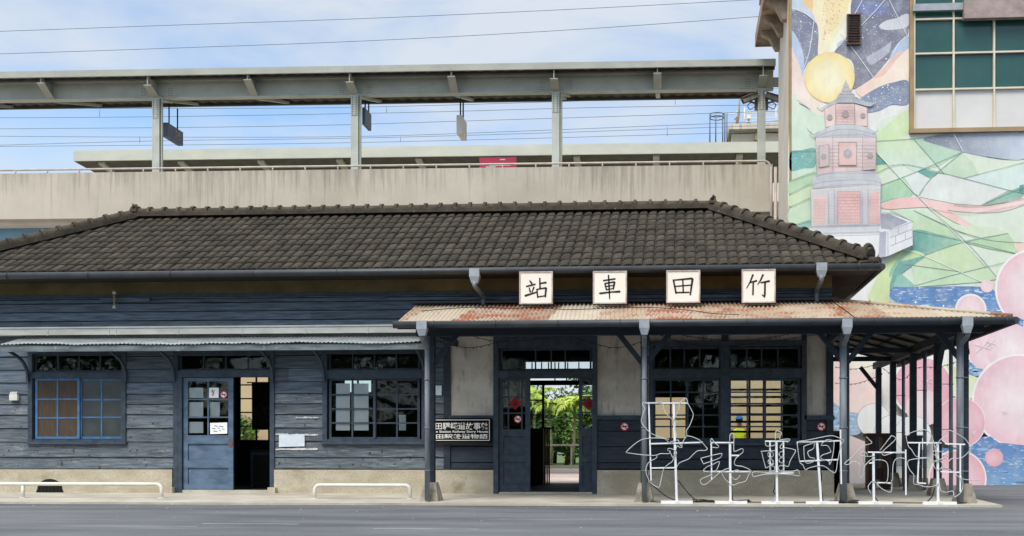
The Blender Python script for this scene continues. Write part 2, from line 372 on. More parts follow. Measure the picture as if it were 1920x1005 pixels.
def textmesh(body, size, mat, parent, name, x, y, z, width=None, bold=0.0, height=None):
    cu = bpy.data.curves.new(name, 'FONT'); cu.body = body; cu.size = size; cu.extrude = 0.002; cu.offset = bold
    cu.align_x = 'LEFT'
    t = bpy.data.objects.new(name + '_tmp', cu); COL.objects.link(t)
    dg = bpy.context.evaluated_depsgraph_get()
    me = bpy.data.meshes.new_from_object(t.evaluated_get(dg))
    bpy.data.objects.remove(t)
    if not me.vertices: return None
    xs = [v.co.x for v in me.vertices]; ys = [v.co.y for v in me.vertices]
    w0, w1, h0, h1 = min(xs), max(xs), min(ys), max(ys)
    sx = (width / (w1 - w0)) if width else 1.0
    sy = (height / (h1 - h0)) if height else sx
    org = rootloc(parent)
    for v in me.vertices:
        X = x + (v.co.x - w0) * sx; Z = z + (v.co.y - h0) * sy; Yy = y - v.co.z
        v.co = (X - org.x, Yy - org.y, Z - org.z)
    me.materials.clear(); me.materials.append(M[mat])
    o = bpy.data.objects.new(name, me); COL.objects.link(o); o.parent = parent
    return o
# ================================================================== SETTING
YF, YB = 18.40, 22.60                 # front and rear wall planes of the station
XL = -13.36; XR = at(1560, 700, YF).x
YK = 15.95                            # kerb line
bm = BM(); box(bm, -500, 500, -120, 900, -1.0, -0.02)
tag(obj('ground', bm, M['asphalt']), kind='structure')
bm = BM(); box(bm, -60, 60, -40, YK + 0.3, -0.018, 0.0)
tag(obj('road', bm, 'asphalt'), kind='structure')
bm = BM()
def wedge(bm, x0, x1, y0, y1, za, zb):
    v = [bm.verts.new(c) for c in ((x0, y0, -.3), (x1, y0, -.3), (x1, y1, -.3), (x0, y1, -.3), (x0, y0, za), (x1, y0, za), (x1, y1, zb), (x0, y1, zb))]
    for f in ((0, 1, 5, 4), (1, 2, 6, 5), (2, 3, 7, 6), (3, 0, 4, 7), (4, 5, 6, 7), (3, 2, 1, 0)): bm.faces.new([v[i] for i in f])
XP = 5.0
wedge(bm, -40, XP, YK, 18.6, 0.035, 0.085)
tag(obj('pavement', bm, 'pavement'), kind='structure')
bm = BM(); wedge(bm, -40, XP, 18.601, 24.4, 0.085, 0.085); tag(obj('platform_floor', bm, 'pavement'), kind='structure')
bm = BM(); box(bm, -30, 1.8, 24.41, 42.2, -.3, 0.06); tag(obj('paved_yard', bm, 'deck'), kind='structure')
bm = BM(); box(bm, -60, 60, 42.3, 140, -.3, 0.03); tag(obj('grass_field', bm, 'grass'), kind='stuff')
bm = BM()
for (a, b, yy, w) in ((380, 560, 984, .05), (330, 372, 990, .04), (700, 900, 992, .06)):
    p, q = at(a, yy, 13.6), at(b, yy, 13.4)
    wdt = w
    yr = CH * F / (yy - PY) * 0.985
    box(bm, at(a, yy, yr).x, at(b, yy, yr).x, yr - wdt, yr + wdt, 0.001, 0.0035)
tag(obj('road_marking', bm, 'paint_line'), kind='structure')
bm = BM(); rg_ = random.Random(5)
for k in range(150):
    x = rg_.uniform(-11, 7); y = YK - abs(rg_.gauss(.05, 1.2)) if k % 2 else rg_.uniform(11.5, 15.8); r = rg_.uniform(.006, .018)
    bmesh.ops.create_icosphere(bm, subdivisions=1, radius=r, matrix=Matrix.Translation((x, y, .002)) @ Matrix.Diagonal((1, 1.2, .6, 1)))
tag(obj('road_grit', bm, 'concrete_foot'), kind='stuff')
# ================================================================== STATION BUILDING
ST = thing('station_building', (-5.3, 18.4, 0), 'old timber railway station with slate blue boards and dark tiled hip roof', 'station')
def part(name, bm, mat, parent=None, label=None):
    o = obj(name, bm, mat, parent or ST)
    if label: o['label'] = label
    return o
ZR = 450
def zz(py, px=ZR): return at(px, py, YF).z
def xx(px, py=700): return at(px, py, YF).x
def opening(px0, py0, px1, py1):
    r = rect(px0, py0, px1, py1, YF); return r
def clap(bm, x0, x1, zs, ops=(), tilt=0.022, base=0.008, back=0.10, joint=3.4):
    for i in range(len(zs) - 1):
        z0, z1 = zs[i], zs[i + 1]
        cuts = sorted({z0, z1} | {z for o in ops for z in (o[2], o[3]) if z0 + 1e-3 < z < z1 - 1e-3})
        js = []
        x = x0 + random.uniform(0.6, joint)
        while x < x1 - 0.5:
            js.append(x); x += random.uniform(joint * .5, joint * 1.2)
        for za, zb in zip(cuts, cuts[1:]):
            segs = [(x0, x1)]
            for o in ops:
                if o[2] < zb - 1e-3 and o[3] > za + 1e-3:
                    n = []
                    for a, b in segs:
                        if o[1] <= a or o[0] >= b: n.append((a, b)); continue
                        if o[0] > a: n.append((a, o[0]))
                        if o[1] < b: n.append((o[1], b))
                    segs = n
            fin = []
            for a, b in segs:
                c = [a] + [j for j in js if a + .2 < j < b - .2] + [b]
                for p, q in zip(c, c[1:]): fin.append((p + .0015, q - .0015))
            yo = random.uniform(-.003, .003)
            gp = random.uniform(.010, .018) if za == z0 else 0.0
            fa = YF - base - tilt * (1 - (za - z0) / (z1 - z0)) + yo
            fb = YF - base - tilt * (1 - (zb - z0) / (z1 - z0)) + yo
            for a, b in fin:
                n = max(1, int((b - a) / .5)); lo = []; hi = []
                sag = random.uniform(0, 6)
                for k in range(n + 1):
                    x = a + (b - a) * k / n
                    w = .004 * mnoise.noise((x * .9 + sag, z0 * 3, 0))
                    lo.append((bm.verts.new((x, fa + w, za + (gp + .009 * mnoise.noise((x * .9, z0 * 9, 5)) if gp else 0))), bm.verts.new((x, fa + w + .035, za + gp)), bm.verts.new((x, YF + back, za))))
                    hi.append((bm.verts.new((x, fb + w, zb)), bm.verts.new((x, YF + back, zb))))
                for k in range(n):
                    bm.faces.new((lo[k][0], lo[k + 1][0], hi[k + 1][0], hi[k][0]))
                    bm.faces.new((lo[k][1], lo[k + 1][1], lo[k + 1][0], lo[k][0])); bm.faces.new((lo[k][2], lo[k + 1][2], lo[k + 1][1], lo[k][1]))
                    bm.faces.new((hi[k][0], hi[k + 1][0], hi[k + 1][1], hi[k][1]))
                    bm.faces.new((lo[k + 1][2], lo[k][2], hi[k][1], hi[k + 1][1]))
                bm.faces.new((lo[0][0], hi[0][0], hi[0][1], lo[0][2], lo[0][1])); bm.faces.new((lo[n][0], lo[n][1], lo[n][2], hi[n][1], hi[n][0]))
OA = opening(55, 655, 238, 828); OD = opening(327, 658, 516, 924); OB = opening(606, 655, 800, 828)
OM = opening(926, 630, 1120, 924); OC = opening(1216, 640, 1512, 830)
Zbot = zz(880)
XJ = xx(842)
zl_low = [zz(y) for y in (880, 858, 828, 803, 778, 758, 739)]
zl_mid = [zz(y) for y in (739, 717, 692, 668, 644, 620)]
zl_up = [zz(y) for y in (620, 601, 584, 568, 560, 553)]
bm = BM(); clap(bm, XL, OD[0], zl_low, (OA,)); part('clapboard_wall', bm, 'board_worn')
bm = BM(); clap(bm, OD[1], XJ, zl_low, (OB,)); part('clapboard_wall', bm, 'board_worn')
bm = BM(); clap(bm, XL, XJ, zl_mid, (OA, OD, OB)); clap(bm, XL, XR, zl_up, ()); part('clapboard_wall', bm, 'board')
# right of the joint: wainscot boards under plaster panels
wz = [zz(880, 1150)] + [zz(y, 1150) for y in (868, 838, 809, 786)]
for a, b in ((845, 926), (1120, 1216), (1512, 1560)): bm = BM(); clap(bm, xx(a), xx(b), wz, (), 0.016, 0.012, 0.1, 9); part('wainscot_boards', bm, 'dark_board')
bm = BM()
clap(bm, xx(1216), xx(1512), [zz(880, 1350), zz(862, 1350), zz(836, 1350), zz(830, 1350)], (), .016, .012, .1, 9)
part('wainscot_boards', bm, 'dark_board')
for a, b in ((843, 926), (1120, 1214), (1508, 1564)):
    bm = BM(); x0, x1, z0, z1 = rect(a, 779, b, 787, YF); box(bm, x0, x1, YF - .06, YF + .08, z0, z1); part('wainscot_cap', bm, 'frame')
for a, b in ((844, 926), (1120, 1216), (1512, 1549)):
    bm = BM(); x0, x1, z0, z1 = rect(a, 620, b, 779, YF); box(bm, x0, x1, YF - .004, YF + .1, z0, zz(616, 1200)); part('plaster_panel', bm, 'plaster')
bm = BM(); x0, x1, z0, z1 = rect(926, 620, 1120, 630, YF); box(bm, x0, x1, YF - .004, YF + .1, z0, zz(616, 1200)); part('plaster_panel', bm, 'plaster')
bm = BM(); x0, x1, z0, z1 = rect(1216, 620, 1512, 640, YF); box(bm, x0, x1, YF - .004, YF + .1, z0, zz(616, 1200)); part('plaster_panel', bm, 'plaster')
# boards between the two wall types, seen behind the porch post
bm = BM()
for (a, b, d) in ((833, 845, .05), (1549, 1562, .055)): 
    bm = BM(); x0, x1, z0, z1 = rect(a, 616, b, 880, YF); box(bm, x0, x1, YF - d, YF + .1, z0, z1); part('corner_post', bm, 'dark_board')
# plinth
bm = BM()
def plinth(x0, x1): box(bm, x0, x1, YF - .055, YF + .1, 0.0, Zbot - .004)
plinth(XL, xx(325)); plinth(xx(516), xx(928)); plinth(xx(1114), xx(1563))
for a, b in ((318, 331), (508, 522)):
    box(bm, xx(a), xx(b), YF - .16, YF - .056, 0.0, 0.19)
part('plinth', bm, 'plinth')
bm = BM(); c = at(97, 926, YF); c.y = YF - .06
pts = [c + Vector((-.29, 0, 0))] + [c + Vector((-math.cos(t) * .25, 0, math.sin(t) * .20 + .09)) for t in [pi * k / 14 for k in range(15)]] + [c + Vector((.29, 0, 0))]
prism(bm, pts, .02); part('vent', bm, 'black')
bm = BM()
for k in range(7): box(bm, c.x - .21 + k * .07 - .006, c.x - .21 + k * .07 + .006, YF - .075, YF - .062, c.z, c.z + .2)
part('vent_bar', bm, 'wood_dark')
# frieze, other walls, inside
bm = BM(); zt = 4.17
box(bm, XL, XR, YF, YF + .1, zz(553) + .001, zt); part('frieze', bm, 'frieze')
bm = BM(); x0 = XL; box(bm, XL - .02, XR + .02, YF - .05, YF - .001, zz(556), zz(551)); part('frieze_rail', bm, 'frame')
bm = BM(); box(bm, XL, XL + .1, YF + .101, YB - .01, 0, zt); box(bm, XR - .1, XR, YF + .101, YB - .01, 0, zt); part('side_wall', bm, 'dark_board')
bm = BM()
zfl = .13
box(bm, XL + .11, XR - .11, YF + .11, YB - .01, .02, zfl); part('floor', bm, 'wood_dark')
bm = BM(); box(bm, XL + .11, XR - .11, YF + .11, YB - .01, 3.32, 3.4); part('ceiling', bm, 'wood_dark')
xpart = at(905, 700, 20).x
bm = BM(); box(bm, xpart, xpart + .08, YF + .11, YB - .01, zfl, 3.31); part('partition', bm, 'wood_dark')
def rb(px0, py0, px1, py1): return rect(px0, py0, px1, py1, YB)
RO = [rb(446, 704, 560, 828), rb(985, 678, 1118, 912), rb(1368, 707, 1470, 828), rb(1224, 740, 1292, 828), rb(640, 706, 700, 740)]
def wall_holes(bm, x0, x1, z0, z1, y0, y1, ops):
    xs = sorted({x0, x1} | {v for o in ops for v in o[:2]}); zs = sorted({z0, z1} | {v for o in ops for v in o[2:]})
    for i in range(len(xs) - 1):
        run = None
        for j in range(len(zs) - 1):
            xm, zm = (xs[i] + xs[i + 1]) / 2, (zs[j] + zs[j + 1]) / 2
            solid = not any(o[0] < xm < o[1] and o[2] < zm < o[3] for o in ops)
            if solid: run = run if run is not None else zs[j]
            if (not solid or j == len(zs) - 2) and run is not None:
                box(bm, xs[i], xs[i + 1], y0, y1, run, zs[j + 1] if solid else zs[j]); run = None
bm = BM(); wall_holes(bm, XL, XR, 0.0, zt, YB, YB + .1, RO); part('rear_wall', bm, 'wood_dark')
# ------------------------------------------------------------------ sashes, windows, doors
def grid_frame(bm, x0, x1, z0, z1, y0, y1, stile, cols, rows, munt):
    """outer frame and glazing bars; cols / rows are counts or lists of fractions"""
    box(bm, x0, x0 + stile, y0, y1, z0, z1); box(bm, x1 - stile, x1, y0, y1, z0, z1)
    box(bm, x0 + stile, x1 - stile, y0, y1, z0, z0 + stile); box(bm, x0 + stile, x1 - stile, y0, y1, z1 - stile, z1)
    ix0, ix1, iz0, iz1 = x0 + stile, x1 - stile, z0 + stile, z1 - stile
    fx = [k / cols for k in range(1, cols)] if isinstance(cols, int) else cols
    fzz = [k / rows for k in range(1, rows)] if isinstance(rows, int) else rows
    for f in fx:
        xc = ix0 + (ix1 - ix0) * f; box(bm, xc - munt / 2, xc + munt / 2, y0 + .004, y1 - .004, iz0, iz1)
    for f in fzz:
        zc = iz0 + (iz1 - iz0) * f; box(bm, ix0, ix1, y0 + .007, y1 - .007, zc - munt / 2, zc + munt / 2)
def pane(x0, x1, z0, z1, y, parent, mat='pane', name='pane', label=None):
    bm = BM(); box(bm, x0, x1, y, y + .004, z0, z1); return part(name, bm, mat, parent, label)
def sash(r, parent, y, stile, cols, rows, munt, mat='frame', pmat='pane', th=.035, name='sash', label=None):
    x0, x1, z0, z1 = rect(*r, YF) if len(r) == 4 else r[:4]
    bm = BM(); grid_frame(bm, x0, x1, z0, z1, y, y + th, stile, cols, rows, munt)
    s = part(name, bm, mat, parent, label)
    pane(x0 + stile * .5, x1 - stile * .5, z0 + stile * .5, z1 - stile * .5, y + th * .5 - .002, parent, pmat)
    return s
def casing(r, w, d=.05, sill=True, mids=(), verts=(), name='window', mat='frame', label=None):
    x0, x1, z0, z1 = r
    bm = BM()
    box(bm, x0, x0 + w, YF - d, YF + .1, z0, z1); box(bm, x1 - w, x1, YF - d, YF + .1, z0, z1)
    box(bm, x0 + w, x1 - w, YF - d, YF + .1, z1 - w, z1); 
    if sill: box(bm, x0 - .02, x1 + .02, YF - d - .03, YF + .1, z0 - .05, z0 - .0005); box(bm, x0 + w, x1 - w, YF - d + .01, YF + .1, z0, z0 + w * .5)
    for za, zb in mids: box(bm, x0 + w, x1 - w, YF - d + .006, YF + .1, za, zb)
    for xa, xb, za, zb in verts: box(bm, xa, xb, YF - d + .003, YF + .1, za, zb)
    return part(name, bm, mat, None, label)
# window A : bright blue sashes
wA = casing(OA, .085, mids=((zz(709, 150), zz(698, 150)),), label='wide window with two bright blue sashes')
sash((66, 709, 149, 823), wA, YF + .0, .045, 2, 3, .03, 'bright_sash', 'board_brown', label='bright blue sash with brown board behind')
sash((147, 709, 229, 823), wA, YF + .04, .045, 2, [.345, .66], .03, 'bright_sash', 'pane_dusty', label='bright blue sash with grey obscured panes')
sash((64, 663, 230, 698), wA, YF + .02, .04, 4, 1, .025, 'frame', 'pane')
# window B
wB = casing(OB, .085, mids=((zz(710, 700), zz(694, 700)),), label='wide window of small panes with white sheets inside')
sash((617, 709, 704, 824), wB, YF + .0, .045, 2, 4, .028)
sash((700, 709, 786, 824), wB, YF + .04, .045, 2, 4, .028)
sash((616, 660, 787, 694), wB, YF + .02, .035, 4, 1, .025)
# side door
dz0 = .135
dA = casing((OD[0], OD[1], .0, OD[3]), .085, .05, False, ((zz(707, 420), zz(694, 420)),), ((xx(335), xx(343), .0, zz(707, 420)),), 'door_frame')
sash((336, 662, 508, 694), dA, YF + .03, .03, 4, 1, .025)
def door_leaf(r, glass, panels, y, cols, rows, mat, munt=.026, label=None, pmat='pane', name='door'):
    x0, x1, z0, z1 = r
    gx0, gx1, gz0, gz1 = glass
    bm = BM()
    box(bm, x0, gx0, y, y + .04, z0, z1); box(bm, gx1, x1, y, y + .04, z0, z1)
    box(bm, gx0, gx1, y, y + .04, gz1, z1); box(bm, gx0, gx1, y + .026, y + .037, z0, gz0)
    zs = [gz0] + [v for p in panels for v in p] + [z0]      # rails between the panels (top to bottom)
    for k in range(0, len(zs), 2): box(bm, gx0, gx1, y, y + .04, zs[k + 1], zs[k])
    fx = [k / cols for k in range(1, cols)] if isinstance(cols, int) else cols
    for f in fx: xc = gx0 + (gx1 - gx0) * f; box(bm, xc - munt / 2, xc + munt / 2, y + .004, y + .036, gz0, gz1)
    for k in range(1, rows): zc = gz0 + (gz1 - gz0) * k / rows; box(bm, gx0, gx1, y + .007, y + .033, zc - munt / 2, zc + munt / 2)
    o = part(name, bm, mat, None, label)
    pane(gx0 - .01, gx1 + .01, gz0 - .01, gz1 + .01, y + .018, o, pmat)
    return o
r = rect(344, 708, 437, 921, YF); r = (r[0], r[1], dz0, r[3])
g = rect(352, 715, 428, 816, YF)
pz = [zz(y, 390) for y in (832, 863, 875, 880, 908)]
DL = door_leaf(r, g, ((pz[0], pz[1]), (pz[2] - .02, pz[4])), YF + .0, 2, 3, 'door_blue', label='faded blue sliding door slid half open')
bm = BM(); pbox(bm, 430, 822, 436, 838, YF, .008); part('handle', bm, 'plate', DL)
# main doorway
mz = lambda y: zz(y, 1020)
dM = casing((OM[0], OM[1], .0, OM[3]), .09, .06, False, ((mz(709), mz(695)), (mz(652), mz(638))), (), 'door_frame')
sash((938, 653, 1109, 695), dM, YF + .02, .035, [.38, .56, .72], 1, .025)
r = rect(936, 709, 994, 922, YF); r = (r[0], r[1], dz0 - .02, r[3]); g = rect(943, 714, 985, 805, YF)
door_leaf(r, g, ((mz(818), mz(854)), (mz(866), mz(909))), YF + .0, [.24, .84], 3, 'frame', label='dark blue left door leaf with red diamond on its glass')
r = rect(1085, 709, 1115, 922, YF); r = (r[0], r[1], dz0 - .02, r[3]); g = rect(1091, 714, 1112, 803, YF)
door_leaf(r, g, ((mz(818), mz(854)), (mz(866), mz(909))), YF + .04, 1, 3, 'frame', label='narrow dark blue right door leaf')
bm = BM(); box(bm, xx(936), xx(1114), YF - .03, YF + .1, .0, dz0 - .022); box(bm, xx(335), xx(508), YF - .03, YF + .1, .0, dz0 - .001); part('threshold', bm, 'pavement')
# large waiting-room windows
cz = lambda y: zz(y, 1360)
wC = casing(OC, .085, .06, True, ((cz(709), cz(692)),), ((xx(1351), xx(1367), OC[2] + .043, OC[3] - .085), ), label='pair of tall dark windows of many small panes')
for a, b in ((1224, 1352), (1366, 1501)):
    m = (a + b) / 2
    sash((a, 650, b, 693), wC, YF + .02, .04, [.24, .46, .7], 1, .028)
    sash((a, 709, m + 3, 826), wC, YF + .0, .045, 2, 5, .026)
    sash((m - 3, 709, b, 826), wC, YF + .04, .045, 2, 5, .026)
bm = BM()
for px in (1351, 1359):
    pass
for a, b, q in ((1353, 1366, 640), (928, 937, 630), (1111, 1120, 630), (1503, 1512, 640)):
    bm = BM(); box(bm, xx(a), xx(b), YF - .05, YF - .005, zz(q, a) , zz(613, a)); part('stud', bm, 'dark_board')
# rear windows and doors, seen against the light through the rooms
def rwin(r, cols, rows, stile=.06, munt=.035, label=None, name='window'):
    x0, x1, z0, z1 = r
    bm = BM(); grid_frame(bm, x0, x1, z0, z1, YB + .02, YB + .07, stile, cols, rows, munt)
    o = part(name, bm, 'wood_dark', None, label)
    pane(x0 + .02, x1 - .02, z0 + .02, z1 - .02, YB + .045, o)
    return o
rwin(RO[0], [.28, .5, .72], [.22, .44, .66, .88], .04, .03); 
rwin(RO[2], [.36, .66], [.14, .30, .42, .56, .70, .82], .03, .05)
rwin(RO[3], [.5], [.48]); rwin(RO[4], [.5], 1)
x0, x1, z0, z1 = RO[1]
bm = BM()
zq = lambda y: at(1050, y, YB).z
xq = lambda p: at(p, 760, YB).x
box(bm, x0, x1, YB + .01, YB + .09, zq(704), zq(691)); box(bm, x0, x1, YB + .01, YB + .09, zq(722), zq(713))
for p, w in ((989, 4), (1018, 4), (1088, 4), (1116, 4)): box(bm, xq(p - w / 2), xq(p + w / 2), YB + .012, YB + .088, .09, zq(722))
for p in (997, 1015, 1028, 1040, 1047, 1064, 1085): box(bm, xq(p) - .012, xq(p) + .012, YB + .03, YB + .07, zq(691), zq(679))
for p in (1040, 1062, 1080): box(bm, xq(p) - .012, xq(p) + .012, YB + .03, YB + .07, zq(713), zq(704))
for y in (750, 778, 805):
    box(bm, xq(990), xq(1017), YB + .03, YB + .07, zq(y) - .015, zq(y) + .015); box(bm, xq(1089), xq(1115), YB + .03, YB + .07, zq(y) - .015, zq(y) + .015)
box(bm, xq(991), xq(1016), YB + .03, YB + .07, .09, zq(806)); box(bm, xq(1090), xq(1114), YB + .03, YB + .07, .09, zq(806))
rd = part('door_frame', bm, 'wood_dark')
pane(xq(990), xq(1017), zq(806), zq(722), YB + .048, rd); pane(xq(1089), xq(1115), zq(806), zq(722), YB + .048, rd)
# peeled strips on the boards
bm = BM()
for (a, b, y, h) in ((556, 598, 783, 4), (518, 542, 814, 4), (550, 597, 815, 4), (518, 597, 842, 5)):
    x0, x1, z0, z1 = rect(a, y - h / 2, b, y + h / 2, YF); n = 16
    up = []; dn = []
    for k in range(n + 1):
        x = x0 + (x1 - x0) * k / n
        up.append(Vector((x, YF - .036, z1 - random.uniform(0, .022)))); dn.append(Vector((x, YF - .036, z0 + random.uniform(0, .012))))
    prism(bm, up + dn[::-1], .012)
part('peeled_paint', bm, 'peel')
# ------------------------------------------------------------------ main roof
YE = 17.75; YRg = 20.56; RUN = YRg - YE
ZE = at(1300, 497, YE).z; ZRg = at(1000, 398, YRg).z
xrR = at(1335, 392, YRg).x; xrL = at(258, 392, YRg).x
xeR = xrR + RUN; xeL = xrL - RUN; YE2 = YRg + RUN
RISE = ZRg - ZE
SL = math.hypot(RUN, RISE)
def tiles(bm, o, u, inn, length, rows=10, pw=.19, seed=1):
    """S-shaped clay tiles laid in rows: o eave corner, u along the eave, inn horizontal direction up the slope"""
    o = Vector(o); u = Vector(u); up = (Vector(inn) * RUN + Vector((0, 0, RISE))).normalized(); nr = u.cross(up).normalized()
    if nr.z < 0: nr = -nr
    rnd = random.Random(seed); rh = SL / rows; n = int(length / pw) + 2
    prof = ((0, -.034), (.07, -.034), (.12, -.002), (.26, .012), (.46, .020), (.66, .024), (.82, .022), (.93, .008), (1.0, -.034))
    for r in range(rows):
        v0 = r * rh
        h0 = r * RUN / rows
        for c in range(-1, n):
            if (c + 1) * pw < h0 - .1 or c * pw > length - h0 + .1: continue
            lift = rnd.uniform(-.003, .004); tw = rnd.uniform(-.005, .005); dx = rnd.uniform(-.004, .004); dv = rnd.uniform(-.010, .008)
            lip = []; a = []; b = []
            for t, h in prof:
                x = c * pw + t * pw * .985 + dx
                hh = h * 1.0 + lift + tw * (t - .5)
                scal = -.007 * math.sin(pi * min(1, max(0, (t - .05) / .9)))
                p0 = o + u * x + up * (v0 + dv + scal)
                lip.append(bm.verts.new(p0 + nr * (hh - .014)))
                a.append(bm.verts.new(p0 + nr * (hh + .014)))
                b.append(bm.verts.new(o + u * x + up * (v0 + rh + .05) + nr * (hh - .004)))
            for k in range(len(prof) - 1):
                f = bm.faces.new((a[k], a[k + 1], b[k + 1], b[k])); f.smooth = True
                bm.faces.new((lip[k], lip[k + 1], a[k + 1], a[k]))
def clip(bm, co, no):
    bmesh.ops.bisect_plane(bm, geom=bm.verts[:] + bm.edges[:] + bm.faces[:], plane_co=co, plane_no=no, clear_outer=True)
cFR, cFL = Vector((xeR, YE, ZE)), Vector((xeL, YE, ZE)); cBR, cBL = Vector((xeR, YE2, ZE)), Vector((xeL, YE2, ZE))
bm = BM(); tiles(bm, cFL, (1, 0, 0), (0, 1, 0), xeR - xeL, seed=3)
clip(bm, cFR, Vector((1, 1, 0)).normalized()); clip(bm, cFL, Vector((-1, 1, 0)).normalized())
RF = part('roof', bm, 'tile')
def roofside(o, u, inn, ln, n1, c1, n2, c2, seed):
    bm = BM(); tiles(bm, o, u, inn, ln, seed=seed); clip(bm, c1, Vector(n1).normalized()); clip(bm, c2, Vector(n2).normalized()); part('roof', bm, 'tile')
roofside(cFR, (0, 1, 0), (-1, 0, 0), YE2 - YE, (-1, -1, 0), cFR, (-1, 1, 0), cBR, 4)
roofside(cFL, (0, 1, 0), (1, 0, 0), YE2 - YE, (1, -1, 0), cFL, (1, 1, 0), cBL, 5)
roofside(cBL, (1, 0, 0), (0, -1, 0), xeR - xeL, (1, -1, 0), cBR, (-1, -1, 0), cBL, 6)
# under-roof deck so that no light passes between the tiles
bm = BM(); d = Vector((0, 0, -.03))
V = [bm.verts.new(p + d) for p in (cFL, cFR, cBR, cBL, Vector((xrL, YRg, ZRg)), Vector((xrR, YRg, ZRg)))]
for f in ((0, 1, 5, 4), (1, 2, 5), (2, 3, 4, 5), (3, 0, 4)): bm.faces.new([V[i] for i in f])
bm.faces.new([V[i] for i in (3, 2, 1, 0)])
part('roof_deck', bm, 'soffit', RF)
def ridge(p, q, name='ridge', step=.31):
    p, q = Vector(p), Vector(q); L = (q - p).length; t = (q - p).normalized()
    side = t.cross(Vector((0, 0, 1))).normalized(); up = side.cross(t).normalized()
    bm = BM()
    # two courses of flat tiles and a half round cap in overlapping lengths
    for (w, z0, z1) in ((.17, -.02, .045), (.14, .047, .085)):
        vs = []
        for e in (p, q):
            vs.append([bm.verts.new(e + side * s * w + up * z) for s, z in ((-1, z0), (1, z0), (1, z1), (-1, z1))])
        for k in range(4): bm.faces.new((vs[0][k], vs[0][(k + 1) % 4], vs[1][(k + 1) % 4], vs[1][k]))
        bm.faces.new(vs[0]); bm.faces.new(vs[1][::-1])
    n = max(2, int(L / step)); s = L / n
    for i in range(n):
        j = random.uniform(-.006, .006)
        for (a, b, r, z) in ((i * s, i * s + s + .0, .098 + j, .075), (i * s + s - .05, i * s + s + .012, .134 + j, .072)):
            A, B = [], []
            for k in range(9):
                th = pi * k / 8
                off = side * math.cos(th) * r + up * (math.sin(th) * r * 1.0 + z)
                A.append(bm.verts.new(p + t * a + off)); B.append(bm.verts.new(p + t * b + off))
            for k in range(8): f = bm.faces.new((A[k], A[k + 1], B[k + 1], B[k])); f.smooth = True
            bm.faces.new(A); bm.faces.new(B[::-1])
    return part(name, bm, 'ridge', RF)
dz = Vector((0, 0, .02))
PL, PR = Vector((xrL, YRg, ZRg)) + dz, Vector((xrR, YRg, ZRg)) + dz
ridge(PL, PR)
for e, c in ((PR, cFR), (PL, cFL), (PR, cBR), (PL, cBL)):
    q = e + (c + dz - e) * .955
    ridge(e, q, 'hip_ridge')
    t = (c - e); t.z = 0; t.normalize(); s = Vector((-t.y, t.x, 0))
    bm = BM()                                             # rounded end ornament with a knob, and the eave corner tile below
    ring = [q + s * math.cos(a) * .135 + Vector((0, 0, .10 + math.sin(a) * .15)) for a in [pi * k / 12 for k in range(-3, 16)]]
    tube(bm, ring, .04, 8)
    tube(bm, [q - t * .05 + Vector((0, 0, .09)), q + t * .015 + Vector((0, 0, .09))], .11, 12)
    tube(bm, [q + t * .01 + Vector((0, 0, .13)), q + t * .06 + Vector((0, 0, .13))], .04, 8)
    tube(bm, [q + Vector((0, 0, -.03)), c + t * .03 + Vector((0, 0, .03))], .075, 12)
    tube(bm, [c + t * .02 + Vector((0, 0, .03)), c + t * .055 + Vector((0, 0, .028))], .055, 12)
    part('hip_ornament', bm, 'ridge', RF)
for e, sg in ((PL, -1), (PR, 1)):
    bm = BM(); e = e + Vector((0, 0, .08))
    frustum(bm, e + Vector((sg * .02, 0, 0)), .16, .34, .10, .26, .12)
    tube(bm, smooth_line([e + Vector((sg * .0, 0, .10)), e + Vector((sg * .03, 0, .14)), e + Vector((sg * .05, 0, .18))], 4), .055, 8, r1=.035)
    for y in (-.12, .12): tube(bm, [e + Vector((0, y, .08)), e + Vector((sg * .03, y * 1.2, .17))], .04, 8, r1=.015)
    part('ridge_ornament', bm, 'ridge', RF)
# eaves
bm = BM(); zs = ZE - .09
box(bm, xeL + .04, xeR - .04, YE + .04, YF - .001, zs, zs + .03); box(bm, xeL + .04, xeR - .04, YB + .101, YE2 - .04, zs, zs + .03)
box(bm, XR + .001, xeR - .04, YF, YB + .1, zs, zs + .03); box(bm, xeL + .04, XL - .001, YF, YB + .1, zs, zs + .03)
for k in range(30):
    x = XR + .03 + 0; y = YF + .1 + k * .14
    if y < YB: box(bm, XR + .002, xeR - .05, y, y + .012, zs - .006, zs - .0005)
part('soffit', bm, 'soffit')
bm = BM()
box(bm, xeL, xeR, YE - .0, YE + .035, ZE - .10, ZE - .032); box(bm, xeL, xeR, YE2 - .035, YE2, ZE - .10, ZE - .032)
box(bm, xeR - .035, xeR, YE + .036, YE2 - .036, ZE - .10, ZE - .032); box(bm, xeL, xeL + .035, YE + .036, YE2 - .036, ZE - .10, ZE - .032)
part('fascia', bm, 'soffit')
bm = BM(); gz = ZE - .075; gy = YE - .07
tube(bm, [(xeL - .05, gy, gz), (xeR + .03, gy, gz)], .062, 10)
tube(bm, [(xeR + .07, gy, gz), (xeR + .07, YE2, gz)], .062, 10)
x = xeL + .4
while x < xeR: tube(bm, [(x, gy, gz), (x + .018, gy, gz)], .068, 10); x += 1.55
part('gutter', bm, 'gutter')
